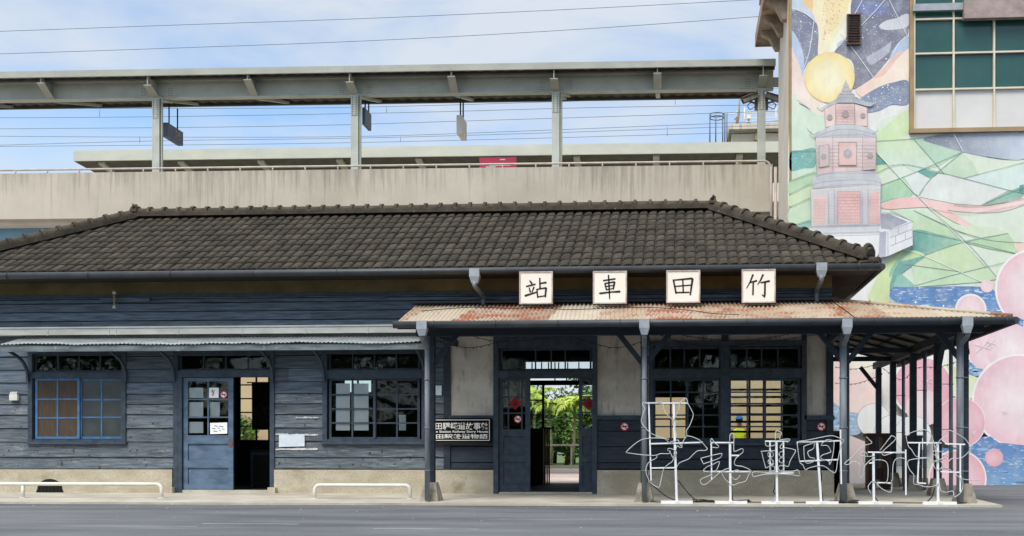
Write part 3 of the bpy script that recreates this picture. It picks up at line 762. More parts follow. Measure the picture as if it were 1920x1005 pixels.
def rainhead(px, py0, py1, wpx, Y, tail=None, parent=None):
    x0, x1, z0, z1 = rect(px - wpx / 2, py0, px + wpx / 2, py1, Y); xc = (x0 + x1) / 2; w = x1 - x0; h = z1 - z0
    bm = BM(); box(bm, x0, x1, Y, Y + w * .8, z0 + h * .42, z1)
    frustum(bm, (xc, Y + w * .4, z0), w * .62, w * .5, w * .98, w * .78, h * .419)
    part('rain_head', bm, 'rainhead', parent)
    if tail:
        bm = BM(); tube(bm, smooth_line([(xc, Y + w * .4, z0 + .02)] + tail(xc, Y, z0), 4), .042, 10); part('downpipe', bm, 'pipe', parent)
rainhead(889, 503, 530, 19, YE - .15, lambda x, Y, z: [(x, Y + .07, z - .05), (x + .02, YF - .12, z - .14), (x + .02, YF - .1, z - .32)])
rainhead(1541, 492, 518, 20, YE - .15, lambda x, Y, z: [(x, Y + .07, z - .05), (x - .0, YF - .12, z - .14), (x - .0, YF - .1, z - .36)])
# ------------------------------------------------------------------ trough and awning on the left part
bm = BM(); xa, xb = XL - .3, xx(790)
za, zb = at(400, 626, 18.2).z, at(400, 611, 18.2).z
box(bm, xa, xb, 18.2, YF - .04, za, zb - .03); box(bm, xa, xb, 18.185, YF - .035, zb - .029, zb)
for px in (90, 205, 218, 335, 455, 573, 690): x = at(px, 618, 18.2).x; box(bm, x - .012, x + .004, 18.19, 18.2, za - .012, zb - .03)
part('trough', bm, 'trough')
YA = 17.72
xa, xb = at(2, 650, YA).x, at(797, 650, YA).x
zf0, zf1 = at(400, 657.5, YA).z, at(400, 646.5, YA).z
zback = at(400, 631, YF - .04).z
bm = BM(); n = int((xb - xa) / .0127)
A, B = [], []
for k in range(n + 1):
    x = xa + (xb - xa) * k / n; w = .009 * math.sin(k * 2 * pi / 6)
    droop = .034 * mnoise.noise((x * .8, 3, 0)) + .016 * mnoise.noise((x * 3.1, 9, 0))
    A.append(bm.verts.new((x, YA - .05, zf1 + .025 + w + droop))); B.append(bm.verts.new((x, YF - .04, zback + w)))
for k in range(n): f = bm.faces.new((A[k], A[k + 1], B[k + 1], B[k])); f.smooth = True
AW = part('awning', bm, 'zinc', label='long shallow corrugated zinc awning')
md = AW.modifiers.new('thick', 'SOLIDIFY'); md.thickness = .006
bm = BM(); box(bm, xa + .05, xb, YF - .075, YF - .032, zback - .02, zback + .035); part('flashing', bm, 'zinc', AW)
bm = BM(); box(bm, xa, xb, YA - .02, YA + .02, zf0, zf1); part('fascia', bm, 'awning_board', AW)
bm = BM()
for px in (40, 82, 128, 167, 212, 250, 292, 345, 400, 455, 520, 590, 650, 720): 
    c = at(px, 653, YA); disc(bm, (c.x, YA - .026, c.z), .012, 8, .005)
part('nail_head', bm, 'rainhead', AW)
for px in (57, 240, 330, 514, 610, 797):
    bm = BM(); x = xx(px, 690); z0 = zz(716, px)
    pts = smooth_line([(x, YF - .07, z0), (x, YF - .11, z0 + .22), (x, YF - .27, z0 + .40), (x, YA + .05, zf0 + .03)], 4)
    for p, q in zip(pts, pts[1:]): bar(bm, p, q, .04, .05)
    part('bracket', bm, 'frame', AW)
# ------------------------------------------------------------------ porch and side veranda
YP, YPE = 16.5, 15.86
ZP0 = at(1300, 599, YPE).z                     # roof edge
ZP1 = at(1300, 567, YF).z                      # where it meets the wall
xpL0, xpL1 = at(745, 600, YPE).x, at(783, 571, YF).x
xpR0 = at(1897, 597, YPE).x
YV = 24.1
def corr(bm, p00, p10, p01, p11, pitch=.076, amp=.015, nv=6, cut=None):
    """corrugated sheet: p00-p10 low edge, p01-p11 high edge, corrugations run from low to high"""
    p00, p10, p01, p11 = map(Vector, (p00, p10, p01, p11))
    L = max((p10 - p00).length, (p11 - p01).length); n = int(L / pitch * 6)
    grid = []
    nr = (p10 - p00).cross(p01 - p00).normalized(); nr = nr if nr.z > 0 else -nr
    for k in range(n + 1):
        s = k / n; a = p00.lerp(p10, s); b = p01.lerp(p11, s)
        ph = math.sin(k * 2 * pi / 6) * amp
        grid.append([bm.verts.new(a.lerp(b, j / nv) + nr * (ph + .008 * mnoise.noise((a.x * 1.3 + j, a.y, j * .7)))) for j in range(nv + 1)])
    for k in range(n):
        for j in range(nv):
            f = bm.faces.new((grid[k][j], grid[k + 1][j], grid[k + 1][j + 1], grid[k][j + 1])); f.smooth = True
PO = part('porch_roof', (lambda b: (corr(b, (xpL0, YPE, ZP0), (XR, YPE, ZP0), (xpL1, YF - .03, ZP1), (XR, YF - .03, ZP1)), b)[1])(BM()), 'rust', label='low rusty corrugated porch roof')
bm = BM()                                       # hipped corner, front half, then the side slope
corr(bm, (XR, YPE, ZP0), (xpR0, YPE, ZP0), (XR, YF - .03, ZP1), (xpR0, YF - .03, ZP1)); 
clipn = Vector((YF - .03 - YPE, xpR0 - XR, 0)).normalized()
for v in bm.verts:
    lim = XR + (xpR0 - XR) * (YF - .03 - v.co.y) / (YF - .03 - YPE)
clip(bm, Vector((xpR0, YPE, 0)), clipn); part('porch_roof', bm, 'rust', None)
bm = BM()
corr(bm, (xpR0, YPE, ZP0), (xpR0, YV, ZP0), (XR, YPE, ZP1), (XR, YV, ZP1)); clip(bm, Vector((xpR0, YPE, 0)), -clipn); part('porch_roof', bm, 'rust', None)
for o in [o for o in ST.children if o.name.startswith('porch_roof')]:
    md = o.modifiers.new('thick', 'SOLIDIFY'); md.thickness = .005; md.offset = -1
hipd = Vector((0, 0, .02))
bm = BM(); tube(bm, [Vector((XR, YF - .03, ZP1)) + hipd, Vector((xpR0, YPE, ZP0)) + hipd], .035, 8); part('hip_cap', bm, 'rust', PO)
bm = BM(); box(bm, xpL1 - .1, XR + .1, YF - .09, YF - .033, ZP1 + .012, ZP1 + .06); part('flashing', bm, 'gutter', PO)
# timber frame under the sheets
def zroof(y): return ZP0 + (ZP1 - ZP0) * (y - YPE) / (YF - YPE)
def zroofx(x): return ZP0 + (ZP1 - ZP0) * (xpR0 - x) / (xpR0 - XR)
bm = BM()
x = xpL0 + .2
while x < XR: bar(bm, (x, YPE + .05, zroof(YPE + .05) - .06), (x, YF - .07, zroof(YF - .07) - .06), .05, .07); x += .9
y = YF + .1
while y < YV: bar(bm, (xpR0 - .05, y, zroofx(xpR0 - .05) - .06), (XR + .02, y, zroofx(XR + .02) - .06), .05, .07); y += .88
bar(bm, (XR + .02, YF - .05, ZP1 - .08), (xpR0 - .05, YPE + .05, ZP0 - .05), .09, .09)
part('rafter', bm, 'dark_board', PO)
bm = BM()
for y in (16.1, 16.75, 17.35, 17.95):
    xr = XR + (xpR0 - XR) * (YF - y) / (YF - YPE); box(bm, xpL0 + .1, xr, y - .02, y + .02, zroof(y) - .05, zroof(y) - .016)
for k in range(4):
    x = xpR0 - .25 - k * .6; ys = YF - (YF - YPE) * (x - XR) / (xpR0 - XR); box(bm, x - .02, x + .02, ys, YV, zroofx(x) - .05, zroofx(x) - .016)
part('purlin', bm, 'dark_board', PO)
ZB0, ZB1 = 2.80, 2.95
xpost = [at(p, 800, YP).x for p in (809, 1208, 1585, 1808)]
XV = xpost[3]
yposts = [18.2, 20.1, 22.0, 23.6]
bm = BM(); box(bm, xpost[0] - .25, XV + .3, YP - .06, YP + .06, ZB0, ZB1); part('porch_beam', bm, 'dark_board')
bm = BM(); box(bm, XV - .06, XV + .06, YP + .061, YV - .1, ZB0, ZB1 - .003); part('porch_beam', bm, 'dark_board')
for y in (20.1, 22.0): bm = BM(); box(bm, XR + .001, XV - .061, y - .04, y + .04, ZB0 + .02, ZB1 - .03); part('porch_beam', bm, 'dark_board')
for x in xpost[:3]: bm = BM(); box(bm, x - .04, x + .04, YP + .061, YF - .06, ZB0 + .02, ZB1 - .02); part('porch_beam', bm, 'dark_board')
def gz_at(y): return .035 + .05 * min(1, (y - YK) / 2.65)
def post(x, y, dp, w=.105, braces=()):
    zg = gz_at(y)
    bm = BM(); box(bm, x - w / 2, x + w / 2, y - w / 2, y + w / 2, zg + .1, ZB0 - .001); p = part('post', bm, 'dark_board')
    bm = BM(); frustum(bm, (x, y, zg - .02), .33, .36, .19, .19, .33)
    bmesh.ops.bevel(bm, geom=bm.edges[:], offset=.012, segments=2); part('footing', bm, 'concrete_foot', p)
    for dx, dy in braces:
        bm = BM(); bar(bm, (x + dx * .04, y + dy * .04, ZB0 - .46), (x + dx * .42, y + dy * .42, ZB0 + .02), .085, .07); part('brace', bm, 'dark_board', p)
    if dp:
        px_, py_, r, zt_ = dp
        bm = BM(); tube(bm, [(px_, py_, gz_at(py_) + .02), (px_, py_, zt_)], r, 12)
        for z in (.55, 1.25, 2.05): tube(bm, [(px_, py_, z), (px_, py_, z + .02)], r + .009, 12); box(bm, min(px_, x), max(px_, x), py_ - .006, py_ + .006, z + .004, z + .016)
        part('downpipe', bm, 'pipe', p)
    return p
post(xpost[0], YP, (at(801, 800, 16.25).x, 16.25, .042, 2.78), .115, ((1, 0),))
post(xpost[1], YP, (at(1208, 800, 16.25).x, 16.25, .042, 2.78), .115, ((-1, 0), (1, 0)))
post(xpost[2], YP, (at(1581, 800, 16.25).x, 16.25, .058, 2.78), .115, ((-1, 0), (1, 0)))
post(XV, YP, (at(1800, 800, 16.25).x, 16.25, .058, 2.78), .115, ((-1, 0), (0, 1)))
for i, y in enumerate(yposts):
    post(XV, y, (XV + .17, y - .25, .036, ZB0 + .1) if i < 3 else None, .12, ((-1, 0),) if i == 3 else ((0, -1),) if i == 0 else ())
bm = BM(); gz = ZP0 - .055; gy = YPE - .045
tube(bm, [(xpL0 - .05, gy, gz), (xpR0 + .02, gy, gz)], .058, 10); tube(bm, [(xpR0 + .05, gy, gz), (xpR0 + .05, YV, gz)], .058, 10)
x = xpL0 + .6
while x < xpR0: tube(bm, [(x, gy, gz), (x + .016, gy, gz)], .064, 10); x += 1.0
part('gutter', bm, 'gutter', PO)
bm = BM(); box(bm, xpL0, xpR0 - .04, YPE + .005, YPE + .03, ZP0 - .12, ZP0 - .016); box(bm, xpR0 - .03, xpR0 - .005, YPE + .04, YV, ZP0 - .12, ZP0 - .016); part('fascia', bm, 'dark_board', PO)
for px, y0, y1, w in ((790, 601, 629, 19), (1208, 598, 627, 19), (1589, 597, 626, 19), (1815, 593, 624, 20)):
    rainhead(px, y0, y1, w, YPE - .13, None, PO)
    xe = at(px, 612, YPE - .05).x; xt = min((at(q, 800, 16.25).x for q in (801, 1208, 1581, 1800)), key=lambda v: abs(v - xe))
    z0 = at(px, y1, YPE).z
    bm = BM(); tube(bm, smooth_line([(xe, YPE - .05, z0 + .02), (xe, YPE - .0, z0 - .05), (xt, 16.18, z0 - .13), (xt, 16.25, 2.7 - .12), (xt, 16.25, 2.5)], 5), .041, 10); part('downpipe', bm, 'pipe', PO)
# ================================================================== SIGNS AND SMALL THINGS ON THE STATION
def S8(cx, cy): return 960 + cx / 3.692, 490 + cy / 3.692
YS = 17.52
def stroke(bm, pts, w0, w1, Y):
    """one brush stroke: polyline with a changing width, in zoomed pixel coordinates"""
    P = [Vector((a, b)) for a, b in pts]
    if len(P) > 2:
        P3 = smooth_line([Vector((p.x, p.y, 0)) for p in P], 4); P = [Vector((p.x, p.y)) for p in P3]
    L, R = [], []
    for i, p in enumerate(P):
        t = P[min(i + 1, len(P) - 1)] - P[max(i - 1, 0)]
        if t.length == 0: t = Vector((1, 0))
        t.normalize(); n = Vector((-t.y, t.x)); f = i / (len(P) - 1)
        w = (w0 + (w1 - w0) * f) / 2
        L.append(p + n * w); R.append(p - n * w)
    t0 = (P[1] - P[0]).normalized(); t1 = (P[-1] - P[-2]).normalized()
    ring = [P[0] - t0 * w0 * .3] + L + [P[-1] + t1 * w1 * .35] + R[::-1]
    prism(bm, [at(*S8(q.x, q.y), Y) for q in ring], .0035)
glyphs = [
 ((50, 68, 282, 295), 'square white signboard at the left end of the row above the porch roof, with character 站',
  [((122, 133), (137, 152), 7, 13), ((98, 174), (160, 158), 9, 11), ((118, 182), (127, 212), 7, 11), ((152, 178), (138, 214), 10, 6), ((90, 238), (168, 214), 13, 9),
   ((192, 115), (194, 186), 9, 10), ((193, 153), (236, 146), 8, 12), ((172, 192), (178, 250), 9, 9), ((172, 194), (234, 183), 8, 10), ((236, 184), (230, 246), 13, 10), ((178, 246), (230, 238), 8, 8)]),
 ((560, 65, 795, 293), 'square white signboard above the porch with the cart character 車, between 站 and 田',
  [((632, 133), (714, 121), 9, 10), ((668, 95), (672, 180), 9, 10), ((672, 180), (676, 260), 10, 7), ((643, 152), (654, 198), 10, 9), ((643, 153), (708, 142), 8, 10), ((710, 143), (701, 192), 13, 9), ((650, 174), (702, 166), 7, 7), ((654, 196), (700, 188), 7, 7), ((606, 222), (690, 212), 12, 9), ((690, 212), (746, 209), 9, 14)]),
 ((1068, 60, 1303, 287), 'square white signboard above the porch with the field character 田, between 車 and 竹',
  [((1117, 127), (1136, 222), 11, 11), ((1120, 130), (1246, 118), 8, 12), ((1250, 120), (1234, 232), 14, 10), ((1130, 173), (1238, 164), 8, 8), ((1182, 124), (1186, 218), 9, 9), ((1136, 216), (1226, 214), 9, 9)]),
 ((1590, 52, 1825, 287), 'square white signboard at the right end of the row above the porch, with character 竹',
  [((1668, 92), (1650, 140), 12, 9), ((1650, 140), (1624, 186), 9, 5), ((1650, 146), (1694, 134), 8, 12), ((1670, 146), (1668, 232), 10, 10),
   ((1738, 92), (1720, 132), 12, 9), ((1720, 132), (1700, 162), 9, 5), ((1722, 148), (1782, 136), 8, 13), ((1752, 144), (1750, 236), 11, 12), ((1750, 246), (1730, 230), 12, 5)])]
for (a, b, c, d), lab, sts in glyphs:
    x0, x1, z0, z1 = rect(*S8(a, b), *S8(c, d), YS)
    t = thing('character_signboard', ((x0 + x1) / 2, YS, z0), lab, 'signboard', 'character signboards above the porch roof')
    bm = BM(); box(bm, x0 + .012, x1 - .012, YS + .012, YS + .05, z0 + .012, z1 - .012); obj('board', bm, 'sign_white', t)
    bm = BM(); w = .022
    box(bm, x0, x0 + w, YS, YS + .06, z0, z1); box(bm, x1 - w, x1, YS, YS + .06, z0, z1); box(bm, x0 + w, x1 - w, YS, YS + .06, z0, z0 + w); box(bm, x0 + w, x1 - w, YS, YS + .06, z1 - w, z1)
    obj('sign_frame', bm, 'sign_edge_pale', t)
    bm = BM(); w = .007; q = .002
    box(bm, x0 - w, x0 - q, YS - .004, YS + .064, z0 - w, z1 + w); box(bm, x1 + q, x1 + w, YS - .004, YS + .064, z0 - w, z1 + w); box(bm, x0 - q, x1 + q, YS - .004, YS + .064, z0 - w - .004, z0 - q); box(bm, x0 - q, x1 + q, YS - .004, YS + .064, z1 + q, z1 + w)
    obj('sign_edging', bm, 'sign_edge', t)
    bm = BM()
    for p, q, w0, w1 in sts: stroke(bm, (p, q), w0 * 1.12, w1 * 1.12, YS + .0075)
    obj('lettering', bm, 'ink', t)
    bm = BM(); 
    for x in (x0 + .12, x1 - .12): bar(bm, (x, YS + .06, z0 + .15), (x, YF - .05, z0 + .2), .025); bar(bm, (x, YS + .04, z0 - .09), (x, YS + .04, z0 + .1), .02)
    obj('sign_strut', bm, 'frame', t)
# black name board
YN = 18.30
x0, x1, z0, z1 = rect(796, 784, 921, 829, YN)
NB = thing('name_board', ((x0 + x1) / 2, YN, z0), 'long black name board with white lettering on the wall beside the porch post', 'name board')
bm = BM(); box(bm, x0, x1, YN, YN + .04, z0, z1); obj('board', bm, 'sign_black', NB)
bm = BM(); e = .028; w = .011
for (a, b, c, d) in ((x0 + e, x1 - e, z1 - e - w, z1 - e), (x0 + e, x1 - e, z0 + e, z0 + e + w), (x0 + e, x0 + e + w, z0 + e + w, z1 - e - w), (x1 - e - w, x1 - e, z0 + e + w, z1 - e - w)): box(bm, a, b, YN - .004, YN - .0005, c, d)
obj('border_line', bm, 'letter', NB)
bm = BM(); box(bm, x0 + .05, x1 - .03, YN - .02, YN + .08, z0 - .045, z0 - .002); obj('ledge', bm, 'wood_dark', NB)
pxm = (x1 - x0) / 125.0
fxn = lambda p: x0 + (p - 796) * pxm
hz = (z1 - z0)
textmesh('竹田驛鐵道故事館', .12, 'letter', NB, 'lettering', fxn(801), YN - .003, z1 - hz * .48, fxn(915.5) - fxn(801), .0014, hz * .30)
textmesh('Jhutian Station Railway Story House', .06, 'letter', NB, 'lettering', fxn(799), YN - .003, z1 - hz * .635, fxn(915.5) - fxn(799), .0012, hz * .125)
textmesh('竹田駅鉄道物語', .1, 'letter', NB, 'lettering', fxn(800), YN - .003, z0 + hz * .14, fxn(914.5) - fxn(800), .0016, hz * .20)
# round no smoking stickers
def nosmoke(px, py, rpx, Y, lab, pink=False):
    c = at(px, py, Y); r = rpx / 101.6
    t = thing('no_smoking_sticker', c, lab, 'sticker', 'round no smoking stickers')
    bm = BM(); disc(bm, c, r * .86, 24, .003); obj('sticker_face', bm, 'paper', t)
    bm = BM(); disc(bm, c + Vector((0, -.002, 0)), r, 24, .003, r * .76); bar(bm, c + Vector((-.6 * r, -.0035, .58 * r)), c + Vector((.6 * r, -.0035, -.58 * r)), r * .2, .002); obj('red_ring', bm, 'red', t)
    bm = BM(); box(bm, c.x - .62 * r, c.x + .45 * r, c.y - .0022, c.y - .0005, c.z - .12 * r, c.z + .14 * r); bar(bm, c + Vector((.3 * r, -.0014, .3 * r)), c + Vector((.62 * r, -.0014, .05 * r)), r * .14, .0016); obj('cigarette_mark', bm, 'ink', t)
YG = YF + .012
nosmoke(419.5, 740, 7.2, YG, 'pinkish no smoking sticker on the glass of the half open side door')
nosmoke(971, 786, 7.5, YG, 'no smoking sticker under the red diamond on the left leaf of the porch doorway')
nosmoke(1171, 800, 8, YF - .045, 'no smoking sticker on blue boards just right of the porch doorway')
nosmoke(1540, 800, 8.2, YF - .045, 'no smoking sticker on blue boards at the far right end of the wall')
def diamond(px, py, hpx, Y, lab, clipx=None):
    c = at(px, py, Y); h = hpx / 101.6
    t = thing('red_diamond_paper', c, lab, 'festive paper', 'red diamond papers on the porch doors')
    bm = BM(); prism(bm, [c + Vector(v) for v in ((0, 0, h), (h, 0, 0), (0, 0, -h), (-h, 0, 0))], .003); obj('paper', bm, 'deep_red', t)
    textmesh('春', .1, 'ink', t, 'lettering', c.x - h * .33, Y - .002, c.z - h * .36, h * .66, .001)
diamond(966, 756, 13, YG, 'red diamond paper on the glass of the left door leaf')
diamond(1104, 757, 13, YF + .035, 'red diamond paper on the glass of the narrow right door leaf')
# papers
def paper(px0, py0, px1, py1, Y, lab, mat='paper', group=None, name='paper_sheet', tilt=0.0, cat='paper'):
    a, b, c, d = at(px0, py0, Y), at(px1, py0, Y), at(px1, py1, Y), at(px0, py1, Y)
    bm = BM()
    dv = Vector((0, 0, tilt))
    n = 6; top = []; bot = []
    for k in range(n + 1):
        f = k / n; w = Vector((0, .004 * math.sin(f * 5 + px0), 0))
        top.append(a.lerp(b, f) + w + dv * f); bot.append(d.lerp(c, f) - w + dv * f)
    T = [bm.verts.new(p) for p in top]; B = [bm.verts.new(p) for p in bot]; T2 = [bm.verts.new(p + Vector((0, .002, 0))) for p in top]; B2 = [bm.verts.new(p + Vector((0, .002, 0))) for p in bot]
    for k in range(n):
        bm.faces.new((B[k], B[k + 1], T[k + 1], T[k])); bm.faces.new((T2[k], T2[k + 1], B2[k + 1], B2[k]))
        bm.faces.new((T[k], T[k + 1], T2[k + 1], T2[k])); bm.faces.new((B2[k], B2[k + 1], B[k + 1], B[k]))
    return solo(name, bm, mat, lab, cat, group)
YI = YF + .055
g = 'white sheets behind the side door glass'
paper(353, 727, 381, 746, YI, 'white sheet behind the top left pane of the blue side door', 'paper', g)
paper(353, 754, 381, 783, YI, 'white sheet behind the middle left pane of the blue side door', 'paper', g)
paper(352, 791, 381, 812, YI, 'white sheet behind the bottom left pane of the blue side door', 'paper', g)
paper(393, 754, 412, 783, YI, 'narrow white sheet behind the middle right pane of the side door', 'paper', g)
t = paper(392, 727, 410, 746, YG - .003, 'small white notice with a black mark beside the pink sticker on the side door')
bm = BM(); tube(bm, smooth_line([at(399, 731, YG - .006), at(397.5, 734, YG - .006), at(400, 737, YG - .006), at(398.5, 742, YG - .006)], 4), .008, 6); bar(bm, at(402, 731, YG - .006), at(400, 735, YG - .006), .01, .003); obj('printed_mark', bm, 'ink', t)
t = paper(394, 793, 426, 814, YG - .003, 'white handwritten notice on the lowest pane of the side door', tilt=.01)
bm = BM()
for (a, b, y) in ((402, 408, 798), (411, 419, 799), (398, 404, 803), (408, 412, 802), (416, 421, 804), (400, 407, 808), (411, 415, 807)): bar(bm, at(a, y, YG - .008), at(b, y + 1, YG - .008), .008, .002)
obj('printed_mark', bm, 'ink', t)
paper(630, 719, 656, 807, YF + .035, 'tall white sheet hung behind the left panes of the window by the porch', 'paper', 'tall white sheets behind the window')
paper(659, 719, 691, 807, YF + .035, 'wider tall white sheet hung behind the second column of window panes', 'paper', 'tall white sheets behind the window')
paper(748, 778, 761, 807, YF + .32, 'small white card standing inside the right half of the window', 'paper')
paper(523, 815, 571, 838, YF - .045, 'bluish white notice tacked to the boards right of the side door', 'paper_blue', None, 'wall_notice', .012, 'notice')
paper(814, 723, 828, 741, YF - .058, 'small pale blue notice on the boards just right of the porch post', 'paper_blue', None, 'wall_notice', 0, 'notice')
# switch box and insulator
c = at(31, 751, YF)
t = thing('switch_box', (c.x, YF - .03, c.z), 'small white box with four little switches at the far left of the wall', 'switch box')
bm = BM(); x0, x1, z0, z1 = rect(23, 740, 38, 751, YF); box(bm, x0, x1, YF - .09, YF - .03, z0, z1); obj('box_body', bm, 'white_rail', t)
for k in range(4):
    bm = BM(); x = x0 + .015 + k * .036; bar(bm, (x, YF - .07, z1), (x + .018, YF - .07, z1 + .05), .022); obj('switch', bm, 'white_rail', t)
c = at(222, 580, YF)
t = thing('wire_insulator', (c.x, YF - .03, c.z), 'rusty vertical iron bracket with white insulators on the upper boards', 'insulator')
bm = BM(); x0, x1, z0, z1 = rect(192, 559, 284, 567, YF); box(bm, x0, x1, YF - .075, YF - .035, z0, z1); obj('mounting_board', bm, 'board', t)
bm = BM(); tube(bm, [(c.x, YF - .14, c.z + .03), (c.x, YF - .14, c.z + .3)], .016, 8); bar(bm, (c.x, YF - .14, c.z + .18), (c.x, YF - .07, c.z + .18), .03); obj('bracket', bm, 'trim_brown', t)
for z in (.0, .27):
    bm = BM(); tube(bm, [(c.x, YF - .14, c.z + z), (c.x, YF - .14, c.z + z + .022), (c.x, YF - .14, c.z + z + .03), (c.x, YF - .14, c.z + z + .055)], .034, 10, r1=.022); obj('insulator_cup', bm, 'white_rail', t)
# lights strung under the porch, wire lying on the roof
def strand(pts, Y0, Y1, lab):
    n = len(pts); P = [at(p[0], p[1], Y0 + (Y1 - Y0) * i / (n - 1)) for i, p in enumerate(pts)]
    L = smooth_line(P, 8)
    t = thing('string_light', P[0], lab, 'string lights', 'string lights looped under the porch')
    bm = BM(); tube(bm, L, .006, 5); obj('light_cord', bm, 'cable', t)
    bm = BM()
    for k in range(1, len(L) - 1, 2):
        q = L[k]; tube(bm, [q + Vector((0, 0, -.004)), q + Vector((.004, 0, -.03))], .008, 5)
    obj('light_bulb', bm, 'cable', t)['kind'] = 'stuff'
strand([(822, 640), (880, 652), (940, 640), (1010, 624), (1080, 634), (1150, 652), (1205, 640)], 17.2, 17.3, 'sagging cord of tiny lights crossing in front of the porch doorway')
strand([(855, 618), (930, 640), (1040, 632), (1120, 618)], 17.5, 17.5, 'short cord of tiny lights above the doorway header')
strand([(1222, 615), (1300, 632), (1390, 638), (1470, 628), (1510, 614)], 17.3, 17.3, 'long shallow cord of tiny lights above the large windows')
strand([(1222, 622), (1280, 642), (1330, 648), (1420, 644), (1500, 632), (1585, 620)], 17.0, 17.0, 'lower cord of tiny lights across the large windows')
strand([(1565, 688), (1600, 692), (1640, 684), (1655, 676)], 23.0, 23.3, 'upper cord of tiny lights hung between the rear corner and veranda post')
strand([(1565, 718), (1600, 720), (1632, 711), (1655, 700)], 23.05, 23.35, 'lower cord of tiny lights hung between the rear corner and veranda post')
strand([(1655, 690), (1690, 712), (1720, 690), (1760, 688), (1800, 676)], 23.3, 19.5, 'cord of tiny lights looped along the side veranda posts')
strand([(1816, 632), (1815, 645), (1817, 660), (1812, 668)], 16.6, 16.6, 'dangling end of tiny lights beside the corner porch post')
bm = BM()
P = [at(px, py, YF - .1) for px, py in ((785, 572), (900, 570), (960, 577), (1000, 576), (1060, 580), (1130, 580))]
pts = []
for px, py, f in ((790, 578, .5), (880, 574, .7), (960, 578, .62), (1000, 577, .66), (1060, 581, .52), (1130, 579, .55), (1220, 579, .6), (1300, 586, .38), (1340, 592, .2), (1385, 593, .16)):
    y = YPE + (YF - YPE) * f; pts.append(Vector((at(px, py, y).x, y, zroof(y) + .028)))
tube(bm, smooth_line(pts, 5), .007, 5); solo('loose_wire', bm, 'cable', 'loose dark wire lying across the rusty porch roof', 'wire')
# hoop rails on the pavement
def hoop(x0, x1, y, h, lab, legs=()):
    bm = BM(); r = .04; zg = gz_at(y)
    def arc(cx, s): return [Vector((cx + s * (.09 - .09 * math.cos(a)), y, zg + h - .09 + .09 * math.sin(a))) for a in [pi / 2 * k / 5 for k in range(6)]]
    pts = [Vector((x0, y, zg))] + arc(x0, 1) + arc(x1, -1)[::-1] + [Vector((x1, y, zg))]
    tube(bm, pts, .032, 10)
    t = thing('hoop_rail', ((x0 + x1) / 2, y, zg), lab, 'rail', 'low cream hoop rails along the pavement')
    obj('hoop_pipe', bm, 'white_rail', t)
    for x in legs:
        bm = BM(); tube(bm, [(x, y, zg), (x, y, zg + h - .03)], .03, 10); obj('leg', bm, 'white_rail', t)
    bm = BM()
    for x in (x0, x1) + tuple(legs): tube(bm, [(x, y, zg - .002), (x, y, zg + .012)], .055, 12)
    obj('base_flange', bm, 'white_rail', t)
YH = 16.9
hoop(at(-60, 925, YH).x, at(303, 925, YH).x, YH, .245, 'long low cream hoop rail in front of the arched vent', (at(43, 925, YH).x,))
hoop(at(590, 925, YH).x, at(769, 925, YH).x, YH, .235, 'shorter low cream hoop rail between the side door and porch post')
# ================================================================== LIGHT SCULPTURES ON STANDS
YL = 16.06
def T4(p): return at(1160 + p[0] / 4.5675, 740 + p[1] / 4.5675, YL)
def T5(p): return at(1500 + p[0] / 4.569, 740 + p[1] / 4.569, YL)
def loopc(c, r, n=14): return [(c[0] + r * math.cos(2 * pi * k / n), c[1] + r * math.sin(2 * pi * k / n)) for k in range(n + 1)]
def sculpture(T, lab, base, postp, bars, ropes, cords=(), rr=.0062):
    b0, b1 = T(base[0]), T(base[1]); zg = gz_at(YL)
    c = (b0 + b1) / 2
    t = thing('light_sculpture', (c.x, YL, zg), lab, 'light sculpture', 'rope light figures on white stands')
    bm = BM(); box(bm, b0.x, b1.x, YL - .03, YL + .03, zg, zg + .045); box(bm, c.x - .03, c.x + .03, YL + .031, YL + .30, zg, zg + .04); box(bm, c.x - .03, c.x + .03, YL - .10, YL - .031, zg + .001, zg + .041); obj('base', bm, 'white_metal', t)
    p0, p1 = T(postp[0]), T(postp[1]); p0.z = zg + .045
    bm = BM(); bar(bm, p0, p1, .036, .034); obj('pole', bm, 'white_metal', t)
    bm = BM()
    for i, (a, b) in enumerate(bars): bar(bm, T(a) + Vector((0, -.002 * i - .012, 0)), T(b) + Vector((0, -.002 * i - .012, 0)), .022, .02)
    obj('cross_bar', bm, 'white_metal', t)
    for i, r in enumerate(ropes):
        bm = BM(); P = smooth_line([T(p) + Vector((0, -.035 + .012 * math.sin(k * 1.7 + i), 0)) for k, p in enumerate(r)], 4)
        tube(bm, P, rr, 7); obj('rope_light', bm, 'rope', t)
    for r in cords:
        P = smooth_line([T(p) + Vector((0, .05, 0)) for p in r], 5)
        for q in P: q.z = max(q.z, gz_at(q.y) + .012)
        bm = BM(); tube(bm, P, .009, 6); obj('power_cord', bm, 'cable', t)
